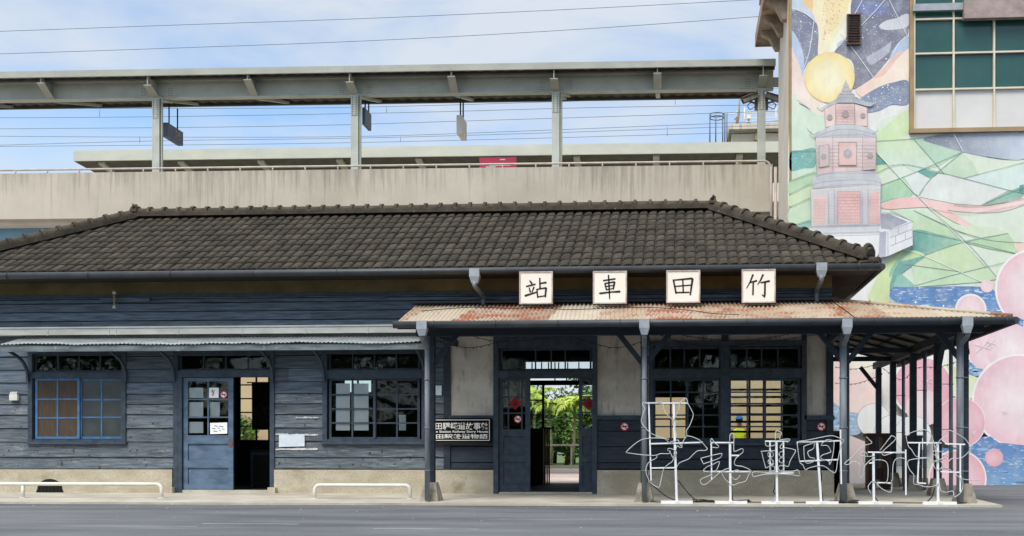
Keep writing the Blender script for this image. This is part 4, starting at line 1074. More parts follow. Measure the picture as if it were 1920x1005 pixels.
sculpture(T4, 'tall white wire flower on a stand leftmost in the row, in front of the downpipe',
 ((362, 922), (635, 922)), ((497, 915), (470, 68)),
 [((205, 71), (592, 73)), ((258, 72), (278, 735)), ((275, 420), (720, 408)), ((280, 628), (485, 625))],
 [[(430, 410), (390, 375), (320, 350), (270, 325), (210, 260), (195, 220), (215, 150), (225, 120), (205, 85), (215, 65), (260, 72), (330, 70), (370, 65), (385, 110), (400, 155), (440, 195), (468, 230), (490, 330), (495, 360)],
  [(468, 225), (490, 180), (515, 130), (520, 80), (540, 55), (578, 32), (592, 75), (625, 135), (638, 180), (610, 260), (580, 310), (583, 350), (560, 385), (545, 420), (540, 440), (525, 430)],
  [(583, 352), (640, 365), (700, 395), (740, 440), (758, 462), (740, 478), (680, 480), (640, 510), (600, 550), (550, 570), (515, 590), (500, 620)],
  [(430, 385), (380, 375), (290, 372), (200, 385), (130, 430), (68, 490), (90, 500), (200, 515), (310, 520), (360, 505), (430, 505), (440, 480)],
  [(330, 520), (320, 545), (270, 570), (240, 610), (235, 660), (250, 710), (280, 760), (330, 790), (350, 785), (370, 700), (385, 640), (420, 600), (460, 570), (480, 510)],
  [(440, 405), (480, 395), (510, 390), (520, 420), (545, 450), (520, 450), (500, 440), (480, 500), (465, 540), (440, 490), (420, 475), (430, 460), (470, 470), (495, 490), (490, 510), (470, 500)]],
 [[(260, 690), (275, 760), (330, 810), (420, 880), (500, 905)], [(505, 730), (560, 800), (620, 870), (680, 915)]])
sculpture(T4, 'white wire outline of character 站 on a stand, second from the left in the row',
 ((825, 934), (1100, 934)), ((957, 925), (953, 405)),
 [((785, 410), (985, 410)), ((792, 408), (796, 730)), ((965, 520), (1030, 520)), ((800, 658), (1130, 658))],
 [[(785, 410), (795, 375), (820, 410), (855, 440), (845, 455), (800, 450)], [(705, 550), (720, 540), (870, 505), (880, 520), (860, 545), (740, 588), (725, 590), (705, 550)],
  [(730, 640), (760, 615), (800, 600), (850, 575), (862, 585), (825, 655), (735, 657), (730, 640)], [(950, 630), (880, 655), (740, 770), (700, 730), (780, 690), (800, 678)],
  [(950, 400), (955, 340), (985, 345), (985, 470), (1000, 485), (1055, 462), (1065, 490), (1030, 520), (1000, 550), (990, 590), (1010, 608), (1060, 615), (1130, 650), (1110, 690), (1085, 740), (1030, 755), (975, 775), (940, 750), (900, 710), (880, 660)],
  [(1040, 690), (1010, 725), (980, 720), (970, 700)], [(985, 655), (1010, 645), (1035, 652)]],
 [[(970, 780), (972, 860), (985, 910), (1050, 915)]])
sculpture(T4, 'white wire outline of character 車 on a stand, third from the left in the row',
 ((1222, 940), (1498, 940)), ((1356, 930), (1350, 400)),
 [((1255, 398), (1455, 398)), ((1295, 400), (1297, 660)), ((1410, 400), (1412, 665)), ((1255, 676), (1500, 668))],
 [[(1340, 390), (1345, 315), (1385, 320), (1390, 340), (1378, 365), (1385, 385), (1455, 380), (1460, 395), (1440, 410)], [(1255, 395), (1265, 440), (1335, 432), (1340, 405)],
  [(1410, 412), (1382, 440), (1386, 462), (1420, 455), (1500, 470), (1510, 490), (1470, 560), (1450, 615), (1412, 600)], [(1340, 480), (1225, 485), (1225, 500), (1255, 615), (1265, 625), (1330, 590)],
  loopc((1300, 512), 24), loopc((1300, 574), 22), loopc((1315, 632), 22), loopc((1394, 510), 22), loopc((1394, 562), 22), loopc((1388, 628), 22),
  [(1380, 662), (1250, 665), (1152, 662), (1155, 702), (1250, 682), (1420, 680), (1545, 696), (1550, 685), (1530, 645), (1490, 655), (1390, 660)], [(1340, 880), (1325, 910), (1290, 917)]],
 [[(1345, 700), (1340, 800), (1325, 830), (1345, 850)]])
sculpture(T5, 'white wire outline of character 田 on a stand, just left of a porch post',
 ((50, 950), (328, 950)), ((180, 940), (145, 405)),
 [((-25, 408), (345, 394)), ((0, 570), (325, 556)), ((345, 300), (352, 765))],
 [[(-28, 402), (-5, 570), (20, 600), (45, 645), (70, 630), (150, 610), (210, 615), (295, 670), (320, 570), (350, 430), (372, 395), (330, 370), (270, 352), (180, 365), (60, 390), (-20, 402)],
  [(110, 415), (40, 440), (30, 460), (45, 580), (110, 575), (120, 545), (80, 535), (65, 490), (110, 465), (120, 430), (115, 405)],
  [(180, 440), (200, 435), (235, 440), (260, 480), (255, 495), (185, 520), (180, 550), (245, 570), (250, 600), (270, 550), (290, 420), (265, 390), (220, 390), (185, 420), (180, 440)]],
 [[(178, 640), (188, 700), (182, 780), (195, 860), (205, 920), (260, 935)]])
sculpture(T5, 'white wire outline of character 竹 on a stand, just right of a porch post',
 ((500, 944), (790, 950)), ((632, 945), (628, 495)),
 [((580, 492), (895, 497)), ((590, 585), (630, 585)), ((903, 470), (905, 860)), ((660, 753), (775, 757))],
 [[(565, 362), (590, 385), (610, 415), (530, 445), (450, 530), (385, 582), (392, 600), (415, 595), (450, 575), (490, 578), (508, 610), (503, 690), (518, 715), (535, 690), (545, 620), (570, 590), (600, 560), (640, 540)],
  [(640, 520), (580, 530), (565, 500), (530, 490), (503, 518), (580, 530)],
  [(780, 350), (815, 380), (720, 470), (700, 500), (720, 520), (790, 500), (890, 488)], [(780, 350), (740, 400), (680, 480)],
  [(605, 850), (580, 800), (590, 770), (630, 740), (690, 800), (770, 835), (785, 780), (780, 730)], [(630, 560), (700, 560), (745, 590), (750, 680), (735, 750), (680, 755)], [(790, 740), (795, 600), (830, 545), (900, 548)]],
 [[(640, 800), (650, 880), (700, 930), (800, 940)]])
sculpture(T5, 'wide white wire flower on a stand in front of the corner post',
 ((1050, 960), (1340, 966)), ((1182, 960), (1178, 415)),
 [((920, 411), (1210, 413)), ((1240, 420), (1412, 426)), ((1020, 415), (1005, 757)), ((1370, 425), (1370, 832)), ((1200, 658), (1365, 665)), ((1008, 755), (1076, 760))],
 [[(905, 362), (925, 440), (950, 470), (980, 520), (1020, 540), (1090, 540), (1130, 570), (1170, 560)], [(905, 360), (940, 330), (1040, 300), (1100, 320), (1135, 380), (1150, 450), (1165, 560)],
  [(1150, 465), (1170, 420), (1210, 375), (1260, 350), (1255, 315), (1270, 305), (1310, 320), (1400, 370), (1440, 420), (1455, 460), (1420, 510), (1370, 545), (1300, 545), (1260, 580)],
  [(1080, 545), (1010, 547), (930, 562), (920, 600), (940, 650), (970, 690), (970, 760), (1010, 770), (1080, 790), (1150, 780), (1190, 755)],
  [(1190, 760), (1200, 820), (1250, 835), (1305, 825), (1310, 860), (1325, 875), (1380, 830), (1390, 760), (1370, 720), (1380, 700)], [(1210, 610), (1260, 630), (1340, 690), (1380, 720), (1450, 730), (1540, 735)],
  loopc((1190, 520), 34), loopc((1178, 602), 38), loopc((1243, 530), 17), loopc((1150, 500), 18)],
 [[(1160, 800), (1140, 870), (1110, 905), (1060, 945)]])
# mains cable along the ground
bm = BM(); P = []
for k, (px, d) in enumerate(((1215, .3), (1240, .12), (1262, .2), (1300, .16), (1318, .22), (1360, .12), (1398, .22), (1440, .14), (1490, .16), (1520, .2), (1560, .14), (1575, .22), (1600, .1), (1640, .18), (1690, .16), (1720, .12), (1760, .2), (1800, .12), (1812, .25))):
    y = 16.08 + d; P.append(Vector((at(px, 930, y).x, y, gz_at(y) + .012)))
tube(bm, smooth_line(P, 6), .007, 6)
for (px, d) in ((1318, .22), (1385, .2), (1590, .14), (1562, .16)):
    y = 16.08 + d; c = Vector((at(px, 930, y).x, y, gz_at(y)))
    tube(bm, smooth_line([c + Vector((random.uniform(-.2, .2), random.uniform(-.08, .08), random.uniform(.012, .05))) for _ in range(9)], 5), .007, 6)
solo('extension_cable', bm, 'cable', 'black extension cable snaking along the ground behind the light sculptures', 'cable')
# racks and bin under the side veranda
def rack(px0, px1, py0, py1, Y, lab):
    x0, x1, z0, z1 = rect(px0, py0, px1, py1, Y); zg = .085; d = .4
    t = thing('wooden_rack', ((x0 + x1) / 2, Y, zg), lab, 'rack', None)
    for x in (x0 + .02, x1 - .17):
        bm = BM(); box(bm, x, x + .15, Y, Y + d, zg, z1 - .041); obj('leg', bm, 'wood_red', t)
    bm = BM(); box(bm, x0 - .02, x1 + .02, Y - .02, Y + d + .02, z1 - .04, z1 + .03); obj('top_board', bm, 'wood_red', t)
    bm = BM(); box(bm, x0 + .171, x1 - .171, Y + .02, Y + d - .02, zg + .2, zg + .44); obj('lower_shelf', bm, 'wood_red', t)
    return t
rack(1627, 1671, 815, 925, 20.6, 'dark red wooden rack with open middle standing between the veranda posts')
rack(1562, 1576, 811, 930, 18.9, 'narrow dark red wooden rack tucked behind the wall corner and porch post')
x0, x1, z0, z1 = rect(1699, 816, 1729, 926, 20.6)
t = thing('waste_bin', ((x0 + x1) / 2, 20.7, .085), 'tall charcoal metal bin standing beside the veranda post', 'bin')
bm = BM(); box(bm, x0, x1, 20.6, 20.9, .085, z1 - .06); obj('bin_body', bm, 'darkbox', t)
bm = BM(); box(bm, x0 - .012, x1 + .012, 20.588, 20.912, z1 - .059, z1); obj('lid', bm, 'darkbox', t)
bm = BM(); box(bm, x0 + .06, x1 - .06, 20.592, 20.599, z1 - .22, z1 - .12); obj('opening', bm, 'black', t)
# inside the rooms
Yn = 20.4
x0, x1, z0, z1 = rect(472, 718, 520, 806, Yn)
t = thing('door_curtain', ((x0 + x1) / 2, Yn, z0), 'dark cloth curtain with faint round mark hanging inside the side doorway', 'curtain')
bm = BM(); tube(bm, [(x0 - .1, Yn, z1 + .01), (x1 + .1, Yn, z1 + .01)], .012, 8); obj('curtain_rod', bm, 'wood_dark', t)
bm = BM(); n = 24
A = [bm.verts.new((x0 + (x1 - x0) * k / n, Yn + .02 * math.sin(k * 1.3), z1)) for k in range(n + 1)]; B = [bm.verts.new((x0 + (x1 - x0) * k / n, Yn + .025 * math.sin(k * 1.3 + .4), z0)) for k in range(n + 1)]
for k in range(n): bm.faces.new((A[k], A[k + 1], B[k + 1], B[k]))
o = obj('curtain_cloth', bm, 'black', t); o.modifiers.new('thick', 'SOLIDIFY').thickness = .004
bm = BM(); c = at(500, 769, Yn - .04); disc(bm, c, .21, 28, .003, .195); obj('round_mark', bm, 'darkbox', t)
textmesh('竹', .2, 'darkbox', t, 'lettering', c.x - .1, Yn - .04, c.z - .1, .2, .002)
x0, x1, z0, z1 = rect(470, 842, 512, 906, 20.0)
t = thing('ticket_counter', ((x0 + x1) / 2, 20.2, zfl), 'dark wooden counter just inside the side doorway', 'counter')
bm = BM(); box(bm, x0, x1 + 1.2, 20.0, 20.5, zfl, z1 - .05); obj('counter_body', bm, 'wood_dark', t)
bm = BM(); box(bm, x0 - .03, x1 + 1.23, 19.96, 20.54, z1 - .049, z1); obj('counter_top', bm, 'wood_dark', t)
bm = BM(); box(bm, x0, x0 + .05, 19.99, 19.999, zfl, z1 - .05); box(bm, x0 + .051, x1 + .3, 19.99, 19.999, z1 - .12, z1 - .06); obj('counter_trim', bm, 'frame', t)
x0, x1, z0, z1 = rect(992, 803, 1018, 906, 21.6)
t = thing('ticket_gate', ((x0 + x1) / 2, 21.6, zfl), 'dark wooden ticket gate just inside the see-through doorway', 'gate')
bm = BM(); box(bm, x0 - .3, x1, 21.6, 22.0, zfl, z1); obj('gate_booth', bm, 'wood_dark', t)
xa, xb, _, _ = rect(1020, 803, 1031, 906, 21.6)
for k in range(3):
    bm = BM(); x = xa + k * .045; box(bm, x, x + .028, 21.65, 21.7, zfl, z1 - .02); obj('gate_bar', bm, 'wood_dark', t)
bm = BM(); box(bm, xa, xb + .02, 21.6, 21.75, z1 - .019, z1 + .02); obj('gate_top', bm, 'wood_dark', t)
# display shelf behind the window by the porch
x0, x1, z0, z1 = rect(712, 730, 745, 808, 20.6)
t = thing('display_shelf', ((x0 + x1) / 2, 20.6, zfl), 'tall grey display shelf inside the window beside the porch post', 'shelf')
bm = BM(); box(bm, x0, x0 + .03, 20.6, 20.9, zfl, z1); box(bm, x1 - .03, x1, 20.6, 20.9, zfl, z1); box(bm, x0 + .031, x1 - .031, 20.87, 20.9, zfl, z1); obj('shelf_frame', bm, 'darkbox', t)
bm = BM()
for k in range(5): z = zfl + .2 + k * (z1 - zfl - .25) / 4; box(bm, x0 + .031, x1 - .031, 20.6, 20.869, z, z + .02)
obj('shelf_board', bm, 'pane_dusty', t)
# ================================================================== MURAL BUILDING
YM = 26.2; YM2 = 29.3
xm0 = at(1481, 600, YM).x; xm1 = 16.0; ZM = 14.2
MB_ = thing('mural_building', (xm0 + 3, YM, 0), 'tall beige station block with a painted mural of a tower, sun and sea', 'building')
wx0, wz0 = at(1704, 250, YM).x, at(1800, 250, YM).z
wx1 = wx0 + 3.4; wz1 = ZM - 1.2
bm = BM(); wall_holes(bm, xm0, xm1, 0.0, ZM, YM, YM + .25, [(wx0 + .1, wx1 - .1, wz0 + .1, wz1)]); obj('wall', bm, 'concrete_plain', MB_)
bm = BM(); box(bm, xm0, xm0 + .25, YM + .251, YM2, 0, ZM); box(bm, xm1 - .25, xm1, YM + .251, YM2 + 6, 0, ZM); box(bm, xm0 + .251, xm1 - .251, YM2, YM2 + .25, 0, ZM); obj('side_wall', bm, 'concrete_plain', MB_)
bm = BM(); box(bm, xm0 - .02, xm0 + .045, YM - .03, YM + .12, 0, ZM)
for k in range(22): z = .5 + k * .62; box(bm, xm0 - .024, xm0 - .0205, YM - .01, YM + .01, z, z + .02)
obj('edge_trim', bm, 'trim_brown', MB_)
bm = BM(); box(bm, xm0 + .05, xm1, YM - .06, YM - .001, 0.0, .16); obj('base_trim', bm, 'trim_brown', MB_)
bm = BM(); zc = at(1440, 38, 28).z
box(bm, xm0 - .62, xm0 - .001, 26.6, YM2 + .8, zc + .1, zc + .45); obj('cornice', bm, 'cornice', MB_)
for y in (26.9, 27.9, 28.9):
    bm = BM()
    v = [(xm0 - .001, zc - .45), (xm0 - .001, zc + .099), (xm0 - .52, zc + .099), (xm0 - .52, zc - .02), (xm0 - .3, zc - .12), (xm0 - .12, zc - .45)]
    prism(bm, [Vector((a, y, b)) for a, b in v], .22); obj('corbel', bm, 'cornice', MB_)
bm = BM(); box(bm, xm0 - .5, xm1 + .2, YM - .4, YM2 + .8, ZM, ZM + .3); obj('roof', bm, 'cornice', MB_)
# glazed bay
bm = BM(); w = .11
box(bm, wx0, wx0 + w, YM - .12, YM + .2, wz0, wz1); box(bm, wx1 - w, wx1, YM - .12, YM + .2, wz0, wz1); box(bm, wx0 + w, wx1 - w, YM - .12, YM + .2, wz0, wz0 + w)
WB = obj('window', bm, 'trim_brown', MB_)
wxc = [at(p, 120, YM - .06).x for p in (1714, 1787.5, 1863.5)]; pit = wxc[2] - wxc[1]; wxc = [wxc[0], wxc[1], wxc[2], wxc[2] + pit, wxc[2] + 2 * pit]
wzc = [at(1800, p, YM - .06).z for p in (243, 167, 99.5, 35)]; wzc += [wzc[-1] + .95, wzc[-1] + 1.9]
bm = BM()
for x in wxc: box(bm, x - .022, x + .022, YM - .10, YM + .06, wz0 + w, wz1)
for i, z in enumerate(wzc):
    for a, b in zip(wxc, wxc[1:]): box(bm, a + .023, b - .023, YM - .094, YM + .055, z - .022, z + .022)
obj('mullion', bm, 'mullion', WB)
bm = BM()
for a, b in zip(wxc, wxc[1:]): 
    for c, d in zip(wzc[1:], wzc[2:]): box(bm, a + .023, b - .023, YM - .02, YM + .0, c + .023, d - .023)
obj('pane', bm, 'green_glass', WB)
bm = BM()
for a, b in zip(wxc, wxc[1:]): box(bm, a + .023, b - .023, YM - .02, YM + .0, wzc[0] + .023, wzc[1] - .023)
obj('pane', bm, 'white_panel', WB, )['label'] = 'white opaque lower window panel'
bm = BM(); x0, x1, z0, z1 = rect(1808, -6, 2060, 31, YM - .3); box(bm, x0, x1, YM - .3, YM - .13, z0, z1); 
for px in (1822, 1832, 1900, 1910):
    for py in (6, 14, 22): c = at(px, py, YM - .3); disc(bm, (c.x, YM - .304, c.z), .022, 8, .004)
obj('beam', bm, 'mauve', MB_)
bm = BM(); x0, x1, z0, z1 = rect(1712, 6, 1806, 19, YM - .2); box(bm, x0, x1, YM - .2, YM - .121, z0, z1); obj('beam', bm, 'rainhead', MB_)
x0, x1, z0, z1 = rect(1587, 29, 1613, 86, YM)
bm = BM(); w = .03
box(bm, x0, x0 + w, YM - .11, YM, z0, z1); box(bm, x1 - w, x1, YM - .11, YM, z0, z1); box(bm, x0 + w, x1 - w, YM - .11, YM, z0, z0 + w); box(bm, x0 + w, x1 - w, YM - .11, YM, z1 - w, z1)
LV = obj('louver_vent', bm, 'louver', MB_)
bm = BM(); z = z0 + .05
while z < z1 - .05: 
    v = [bm.verts.new(q) for q in ((x0 + w, YM - .09, z), (x1 - w, YM - .09, z), (x1 - w, YM - .05, z + .032), (x0 + w, YM - .05, z + .032))]; bm.faces.new(v); z += .042
o = obj('louver_slat', bm, 'louver', LV); o.modifiers.new('thick', 'SOLIDIFY').thickness = .006
# ------------------------------------------------------------------ the painting
mv, mf, mc = [], [], []
ML = [0]
def nexty(): ML[0] += 1; return YM - .012 - ML[0] * .0005
def cc(c):
    g = (c[0] + c[1] + c[2]) / 3
    return lin(tuple(min(252, (k * .90 + g * .10) * .80 + 238 * .20) for k in c))
def shape(pts, c, tr=None, sm=True, c2=None, ax=(0, 1)):
    """closed painted area; c2 blends along the direction ax (px)"""
    tr = tr or (lambda a, b: (a, b))
    P = [Vector((*tr(*p), 0)) for p in pts]
    if sm: P = smooth_line(P, 5, True)
    y = nexty(); n0 = len(mv)
    pr = [p.x * ax[0] + p.y * ax[1] for p in P]; lo, hi = min(pr), max(pr)
    for p, q in zip(P, pr):
        mv.append(at(p.x, p.y, y)); 
        if c2 is None: mc.append(cc(c))
        else:
            f = (q - lo) / max(hi - lo, 1e-6); mc.append(cc(tuple(a + (b - a) * f for a, b in zip(c, c2))))
    mf.append(list(range(n0, len(mv))))
def circ(cx, cy, r, ci, co, edge=None, ew=2.0, n=40, hx=0.0, hy=0.0):
    y = nexty()
    def ring(rr, col, k0=None):
        s = len(mv)
        for k in range(n):
            a = 2 * pi * k / n; mv.append(at(cx + rr * math.cos(a), cy + rr * math.sin(a), y)); mc.append(cc(col))
        return s
    c0 = len(mv); mv.append(at(cx + hx * r, cy + hy * r, y)); mc.append(cc(ci))
    a = ring(r * .62, tuple(p * .55 + q * .45 for p, q in zip(ci, co))); b = ring(r, co)
    for k in range(n):
        mf.append([c0, a + k, a + (k + 1) % n]); mf.append([a + k, b + k, b + (k + 1) % n, a + (k + 1) % n])
    if edge:
        e0 = ring(r, edge); e1 = ring(r + ew, edge)
        for k in range(n): mf.append([e0 + k, e1 + k, e1 + (k + 1) % n, e0 + (k + 1) % n])
def line(pts, c, w=1.2, tr=None, sm=False):
    tr = tr or (lambda a, b: (a, b))
    P = [Vector((*tr(*p), 0)) for p in pts]
    if sm or len(P) > 2: P = smooth_line(P, 5)
    y = nexty(); s = len(mv)
    for i, p in enumerate(P):
        t = P[min(i + 1, len(P) - 1)] - P[max(i - 1, 0)]; t.normalize(); n = Vector((-t.y, t.x, 0)) * w / 2
        for q in (p + n, p - n): mv.append(at(q.x, q.y, y)); mc.append(cc(c))
    for i in range(len(P) - 1): mf.append([s + 2 * i, s + 2 * i + 1, s + 2 * i + 3, s + 2 * i + 2])
def inside(p, poly):
    c = False; j = len(poly) - 1
    for i in range(len(poly)):
        if (poly[i][1] > p[1]) != (poly[j][1] > p[1]) and p[0] < (poly[j][0] - poly[i][0]) * (p[1] - poly[i][1]) / (poly[j][1] - poly[i][1]) + poly[i][0]: c = not c
        j = i
    return c
mr = random.Random(11)
def specks(poly, n, c, rmin, rmax, tr=None, flat=1.0):
    tr = tr or (lambda a, b: (a, b)); Q = [tr(*p) for p in poly]; y = nexty()
    xs = [p[0] for p in Q]; ys = [p[1] for p in Q]; k = 0; tries = 0
    while k < n and tries < n * 20:
        tries += 1; p = (mr.uniform(min(xs), max(xs)), mr.uniform(min(ys), max(ys)))
        if not inside(p, Q): continue
        r = mr.uniform(rmin, rmax) * (2 if mr.random() < .06 else 1); s = len(mv)
        for dx, dy in ((r, 0), (.5 * r, -.8 * r / flat), (-.5 * r, -.8 * r / flat), (-r, 0), (-.5 * r, .8 * r / flat), (.5 * r, .8 * r / flat)):
            mv.append(at(p[0] + dx, p[1] + dy, y)); mc.append(cc(c))
        mf.append(list(range(s, s + 6))); k += 1
A2 = lambda a, b: (1480 + a / 3.867, b / 3.867)
A3 = lambda a, b: (1480 + a / 2.791, 240 + b / 2.791)
A6 = lambda a, b: (1400 + a / 1.9327, b / 1.9327)
A5 = lambda a, b: (1440 + a / 1.915, 480 + b / 1.915)
A7 = lambda a, b: (1540 + a / 5.026, 600 + b / 5.025)
# ground coat
shape([(1483, -70), (1960, -70), (2060, 300), (2060, 912), (1483, 908)], (226, 227, 220), sm=False)
NAV, NAV2 = (74, 84, 122), (112, 112, 126)
nr_ = [(435, -260), (860, -260), (860, 250), (780, 330), (720, 430), (610, 560), (500, 640), (440, 640), (470, 560), (450, 440), (330, 390), (400, 290), (440, 190)]
shape(nr_, NAV, A2, True, NAV2)
shape([(650, 190), (700, 150), (780, 130), (860, 100), (860, 190), (760, 215), (690, 215)], (196, 198, 206), A2)
shape([(560, 420), (620, 380), (700, 330), (740, 300), (720, 380), (650, 440), (590, 470)], (160, 162, 178), A2)
shape([(470, 40), (560, 10), (690, 30), (700, 90), (600, 110), (520, 90)], (88, 104, 158), A2)
specks(nr_, 240, (244, 246, 250), .3, .85, A2)
nl_ = [(8, 60), (70, 75), (130, 110), (180, 150), (205, 190), (212, 260), (210, 400), (140, 450), (108, 500), (100, 430), (80, 350), (40, 270), (8, 220)]
shape(nl_, (90, 98, 130), A2, True, (116, 120, 140)); specks(nl_, 90, (244, 246, 250), .3, .8, A2)
shape([(8, -200), (60, -200), (100, 20), (150, 70), (185, 145), (130, 105), (70, 72), (8, 55)], (158, 182, 216), A2, True, (186, 202, 224))
rib_ = [(70, -260), (440, -260), (440, 100), (440, 190), (400, 290), (330, 370), (312, 400), (214, 415), (212, 260), (205, 190), (165, 90), (110, 20)]
shape(rib_, (240, 214, 158), A2, True, (240, 230, 186))
shape([(80, -200), (165, -200), (172, 20), (165, 90), (150, 70), (100, 20)], (240, 190, 120), A2)
shape([(240, -200), (430, -200), (425, 40), (380, 130), (320, 220), (270, 250), (240, 290), (250, 200), (270, 120)], (242, 216, 150), A2)
shape([(440, 10), (440, 190), (400, 290), (330, 370), (312, 398), (275, 395), (330, 280), (400, 160)], (240, 234, 214), A2)
specks([(250, -100), (425, -100), (415, 60), (340, 200), (250, 290), (235, 200)], 70, (222, 152, 92), .6, 1.4, A2, .7)
shape([(8, 220), (50, 260), (90, 350), (108, 460), (96, 550), (78, 480), (44, 410), (8, 340)], (160, 186, 220), A2)
pk_ = [(8, 340), (44, 410), (78, 480), (100, 570), (150, 680), (250, 745), (255, 880), (205, 865), (120, 770), (50, 720), (8, 690)]
shape(pk_, (236, 196, 186), A2, True, (238, 226, 206)); specks(pk_, 40, (226, 146, 136), .4, .8, A2)
shape([(8, 690), (60, 740), (130, 775), (206, 862), (150, 815), (60, 775), (8, 740)], (84, 90, 108), A2)
shape([(400, 285), (330, 370), (312, 390), (345, 345), (350, 310)], (168, 190, 218), A2)
pr_ = [(480, 652), (540, 610), (610, 560), (690, 480), (760, 400), (860, 345), (862, 590), (760, 598), (650, 630), (560, 690), (520, 700)]
shape(pr_, (238, 198, 174), A2, True, (240, 224, 202), (1, 0)); 
shape([(610, 565), (690, 485), (760, 405), (855, 352), (770, 440), (690, 540)], (236, 178, 158), A2)
shape([(860, 258), (862, 350), (780, 385), (728, 432), (742, 380), (790, 310)], (156, 184, 214), A2)
lw_ = [(540, 695), (650, 630), (760, 596), (862, 590), (862, 750), (740, 758), (650, 800), (560, 815), (470, 800), (500, 730)]
shape(lw_, (92, 106, 140), A2, True, (122, 138, 168)); specks(lw_, 120, (244, 246, 250), .3, .9, A2)
for l in ([(530, 0), (470, 108)], [(690, 0), (640, 60), (520, 188)], [(725, 0), (780, 110), (855, 258)], [(370, 240), (480, 380), (610, 560)], [(178, 150), (150, 350), (108, 492)], [(855, 258), (790, 320), (735, 430)], [(8, 55), (110, 95), (185, 150)]):
    line(l, (220, 224, 232), 1.3, A2)
circ(1480 + 292 / 3.867, 562 / 3.867, 46.5, (242, 236, 196), (246, 214, 124), (226, 190, 110), 1.0, hx=.1, hy=.2)
# hills
shape([(1483, 190), (1500, 196), (1530, 214), (1560, 240), (1560, 420), (1483, 420)], (206, 224, 196), None, True, (190, 222, 196))
shape([(1640, 250), (1680, 215), (1703, 200), (1703, 252), (1760, 262), (1830, 290), (1880, 300), (1920, 300), (2050, 300), (2050, 560), (1700, 545), (1650, 440)], (212, 224, 200), None, True, (206, 222, 196))
shape([(1640, 262), (1675, 225), (1703, 208), (1703, 250), (1690, 262), (1650, 330)], (196, 222, 160))
G1, G2, G3, TEAL, TEAL2 = (168, 206, 158), (196, 218, 166), (150, 196, 172), (78, 158, 148), (120, 184, 164)
shape([(5, 130), (60, 118), (135, 108), (135, 200), (70, 212), (5, 222)], TEAL, A3, True, (100, 170, 160)); specks([(5, 130), (135, 108), (135, 200), (5, 222)], 40, (226, 240, 234), .25, .6, A3)
shape([(5, 280), (135, 230), (120, 300), (5, 345)], G1, A3); shape([(5, 350), (110, 305), (110, 365), (5, 410)], G2, A3); shape([(5, 420), (110, 375), (110, 480), (5, 500)], (188, 218, 176), A3); shape([(5, 520), (110, 485), (108, 530), (5, 528)], TEAL2, A3)
shape([(455, 65), (650, 55), (770, 190), (660, 230), (590, 190), (460, 200)], G2, A3, False, (200, 222, 204)); shape([(455, 130), (515, 190), (455, 195)], (70, 142, 130), A3, False)
shape([(650, 55), (720, 60), (905, 125), (788, 178), (770, 190)], (166, 204, 172), A3, False); shape([(770, 190), (788, 178), (905, 125), (780, 200), (665, 228)], (176, 210, 168), A3, False); shape([(905, 125), (960, 180), (990, 240), (915, 262), (810, 238), (775, 235)], (186, 212, 176), A3, False)
shape([(700, 58), (830, 32), (1000, 20), (1228, 30), (1228, 160), (1050, 152), (905, 125), (780, 90)], (100, 106, 126), A3, True, (186, 200, 218), (1, 0)); specks([(720, 60), (900, 40), (1100, 50), (1140, 140), (905, 120)], 60, (232, 236, 240), .3, .8, A3)
shape([(665, 230), (700, 215), (778, 235), (745, 265), (710, 250)], TEAL, A3, False)
shape([(480, 300), (600, 255), (660, 330), (625, 365), (540, 370), (480, 392)], (164, 206, 150), A3, False, (142, 196, 158)); shape([(600, 255), (665, 228), (735, 265), (670, 358), (650, 330)], (214, 224, 216), A3, False)
shape([(735, 265), (790, 240), (915, 262), (1150, 325), (1000, 405), (860, 395), (680, 360)], (214, 218, 210), A3, False); shape([(915, 262), (1150, 210), (1228, 180), (1228, 320), (1150, 325)], (202, 222, 212), A3, False)
shape([(1150, 330), (1228, 300), (1228, 350), (1190, 380), (1000, 410)], (120, 176, 152), A3, False); shape([(1205, 300), (1228, 295), (1228, 350), (1200, 340)], (60, 132, 120), A3, False)
shape([(478, 410), (540, 375), (630, 362), (700, 368), (860, 400), (1000, 408), (1100, 400), (1228, 365), (1228, 400), (1090, 440), (900, 438), (740, 415), (600, 420), (520, 425)], (238, 172, 168), A3, True, (236, 206, 200), (1, 0))
shape([(700, 378), (850, 440), (980, 525), (880, 500), (760, 430)], (234, 186, 176), A3, True)
shape([(520, 430), (650, 430), (840, 525), (900, 585), (770, 570), (640, 535), (650, 490), (560, 445)], (186, 214, 178), A3, False, (172, 208, 150)); shape([(650, 430), (760, 440), (880, 505), (1060, 520), (1150, 552), (1040, 585), (900, 545)], (200, 218, 182), A3, False)
shape([(650, 535), (780, 555), (905, 590), (790, 640), (690, 668), (640, 640)], (56, 142, 132), A3, True, (150, 196, 160), (1, 0))
shape([(905, 590), (1145, 550), (1180, 600), (1200, 660), (1040, 630), (940, 605)], (166, 204, 150), A3, False); shape([(700, 672), (905, 595), (1030, 725), (890, 755), (640, 715)], (190, 214, 160), A3, False)
shape([(640, 720), (890, 752), (1030, 725), (1090, 790), (1010, 805), (660, 832)], (184, 214, 166), A3, False); shape([(1175, 600), (1228, 610), (1228, 665), (1200, 650)], (232, 196, 172), A3)
shape([(420, 900), (440, 820), (500, 720), (590, 640), (650, 640), (710, 670), (600, 740), (530, 830), (520, 920)], (186, 216, 140), A3, True, (206, 224, 150)); shape([(525, 832), (560, 715), (620, 690), (710, 675), (590, 760), (545, 835)], (84, 152, 140), A3, True); shape([(560, 780), (590, 765), (655, 820), (640, 835), (545, 832)], TEAL2, A3, False); shape([(530, 740), (610, 640), (640, 645), (570, 710), (530, 780)], (122, 186, 150), A3)
GL, WL = (100, 144, 132), (226, 236, 228)
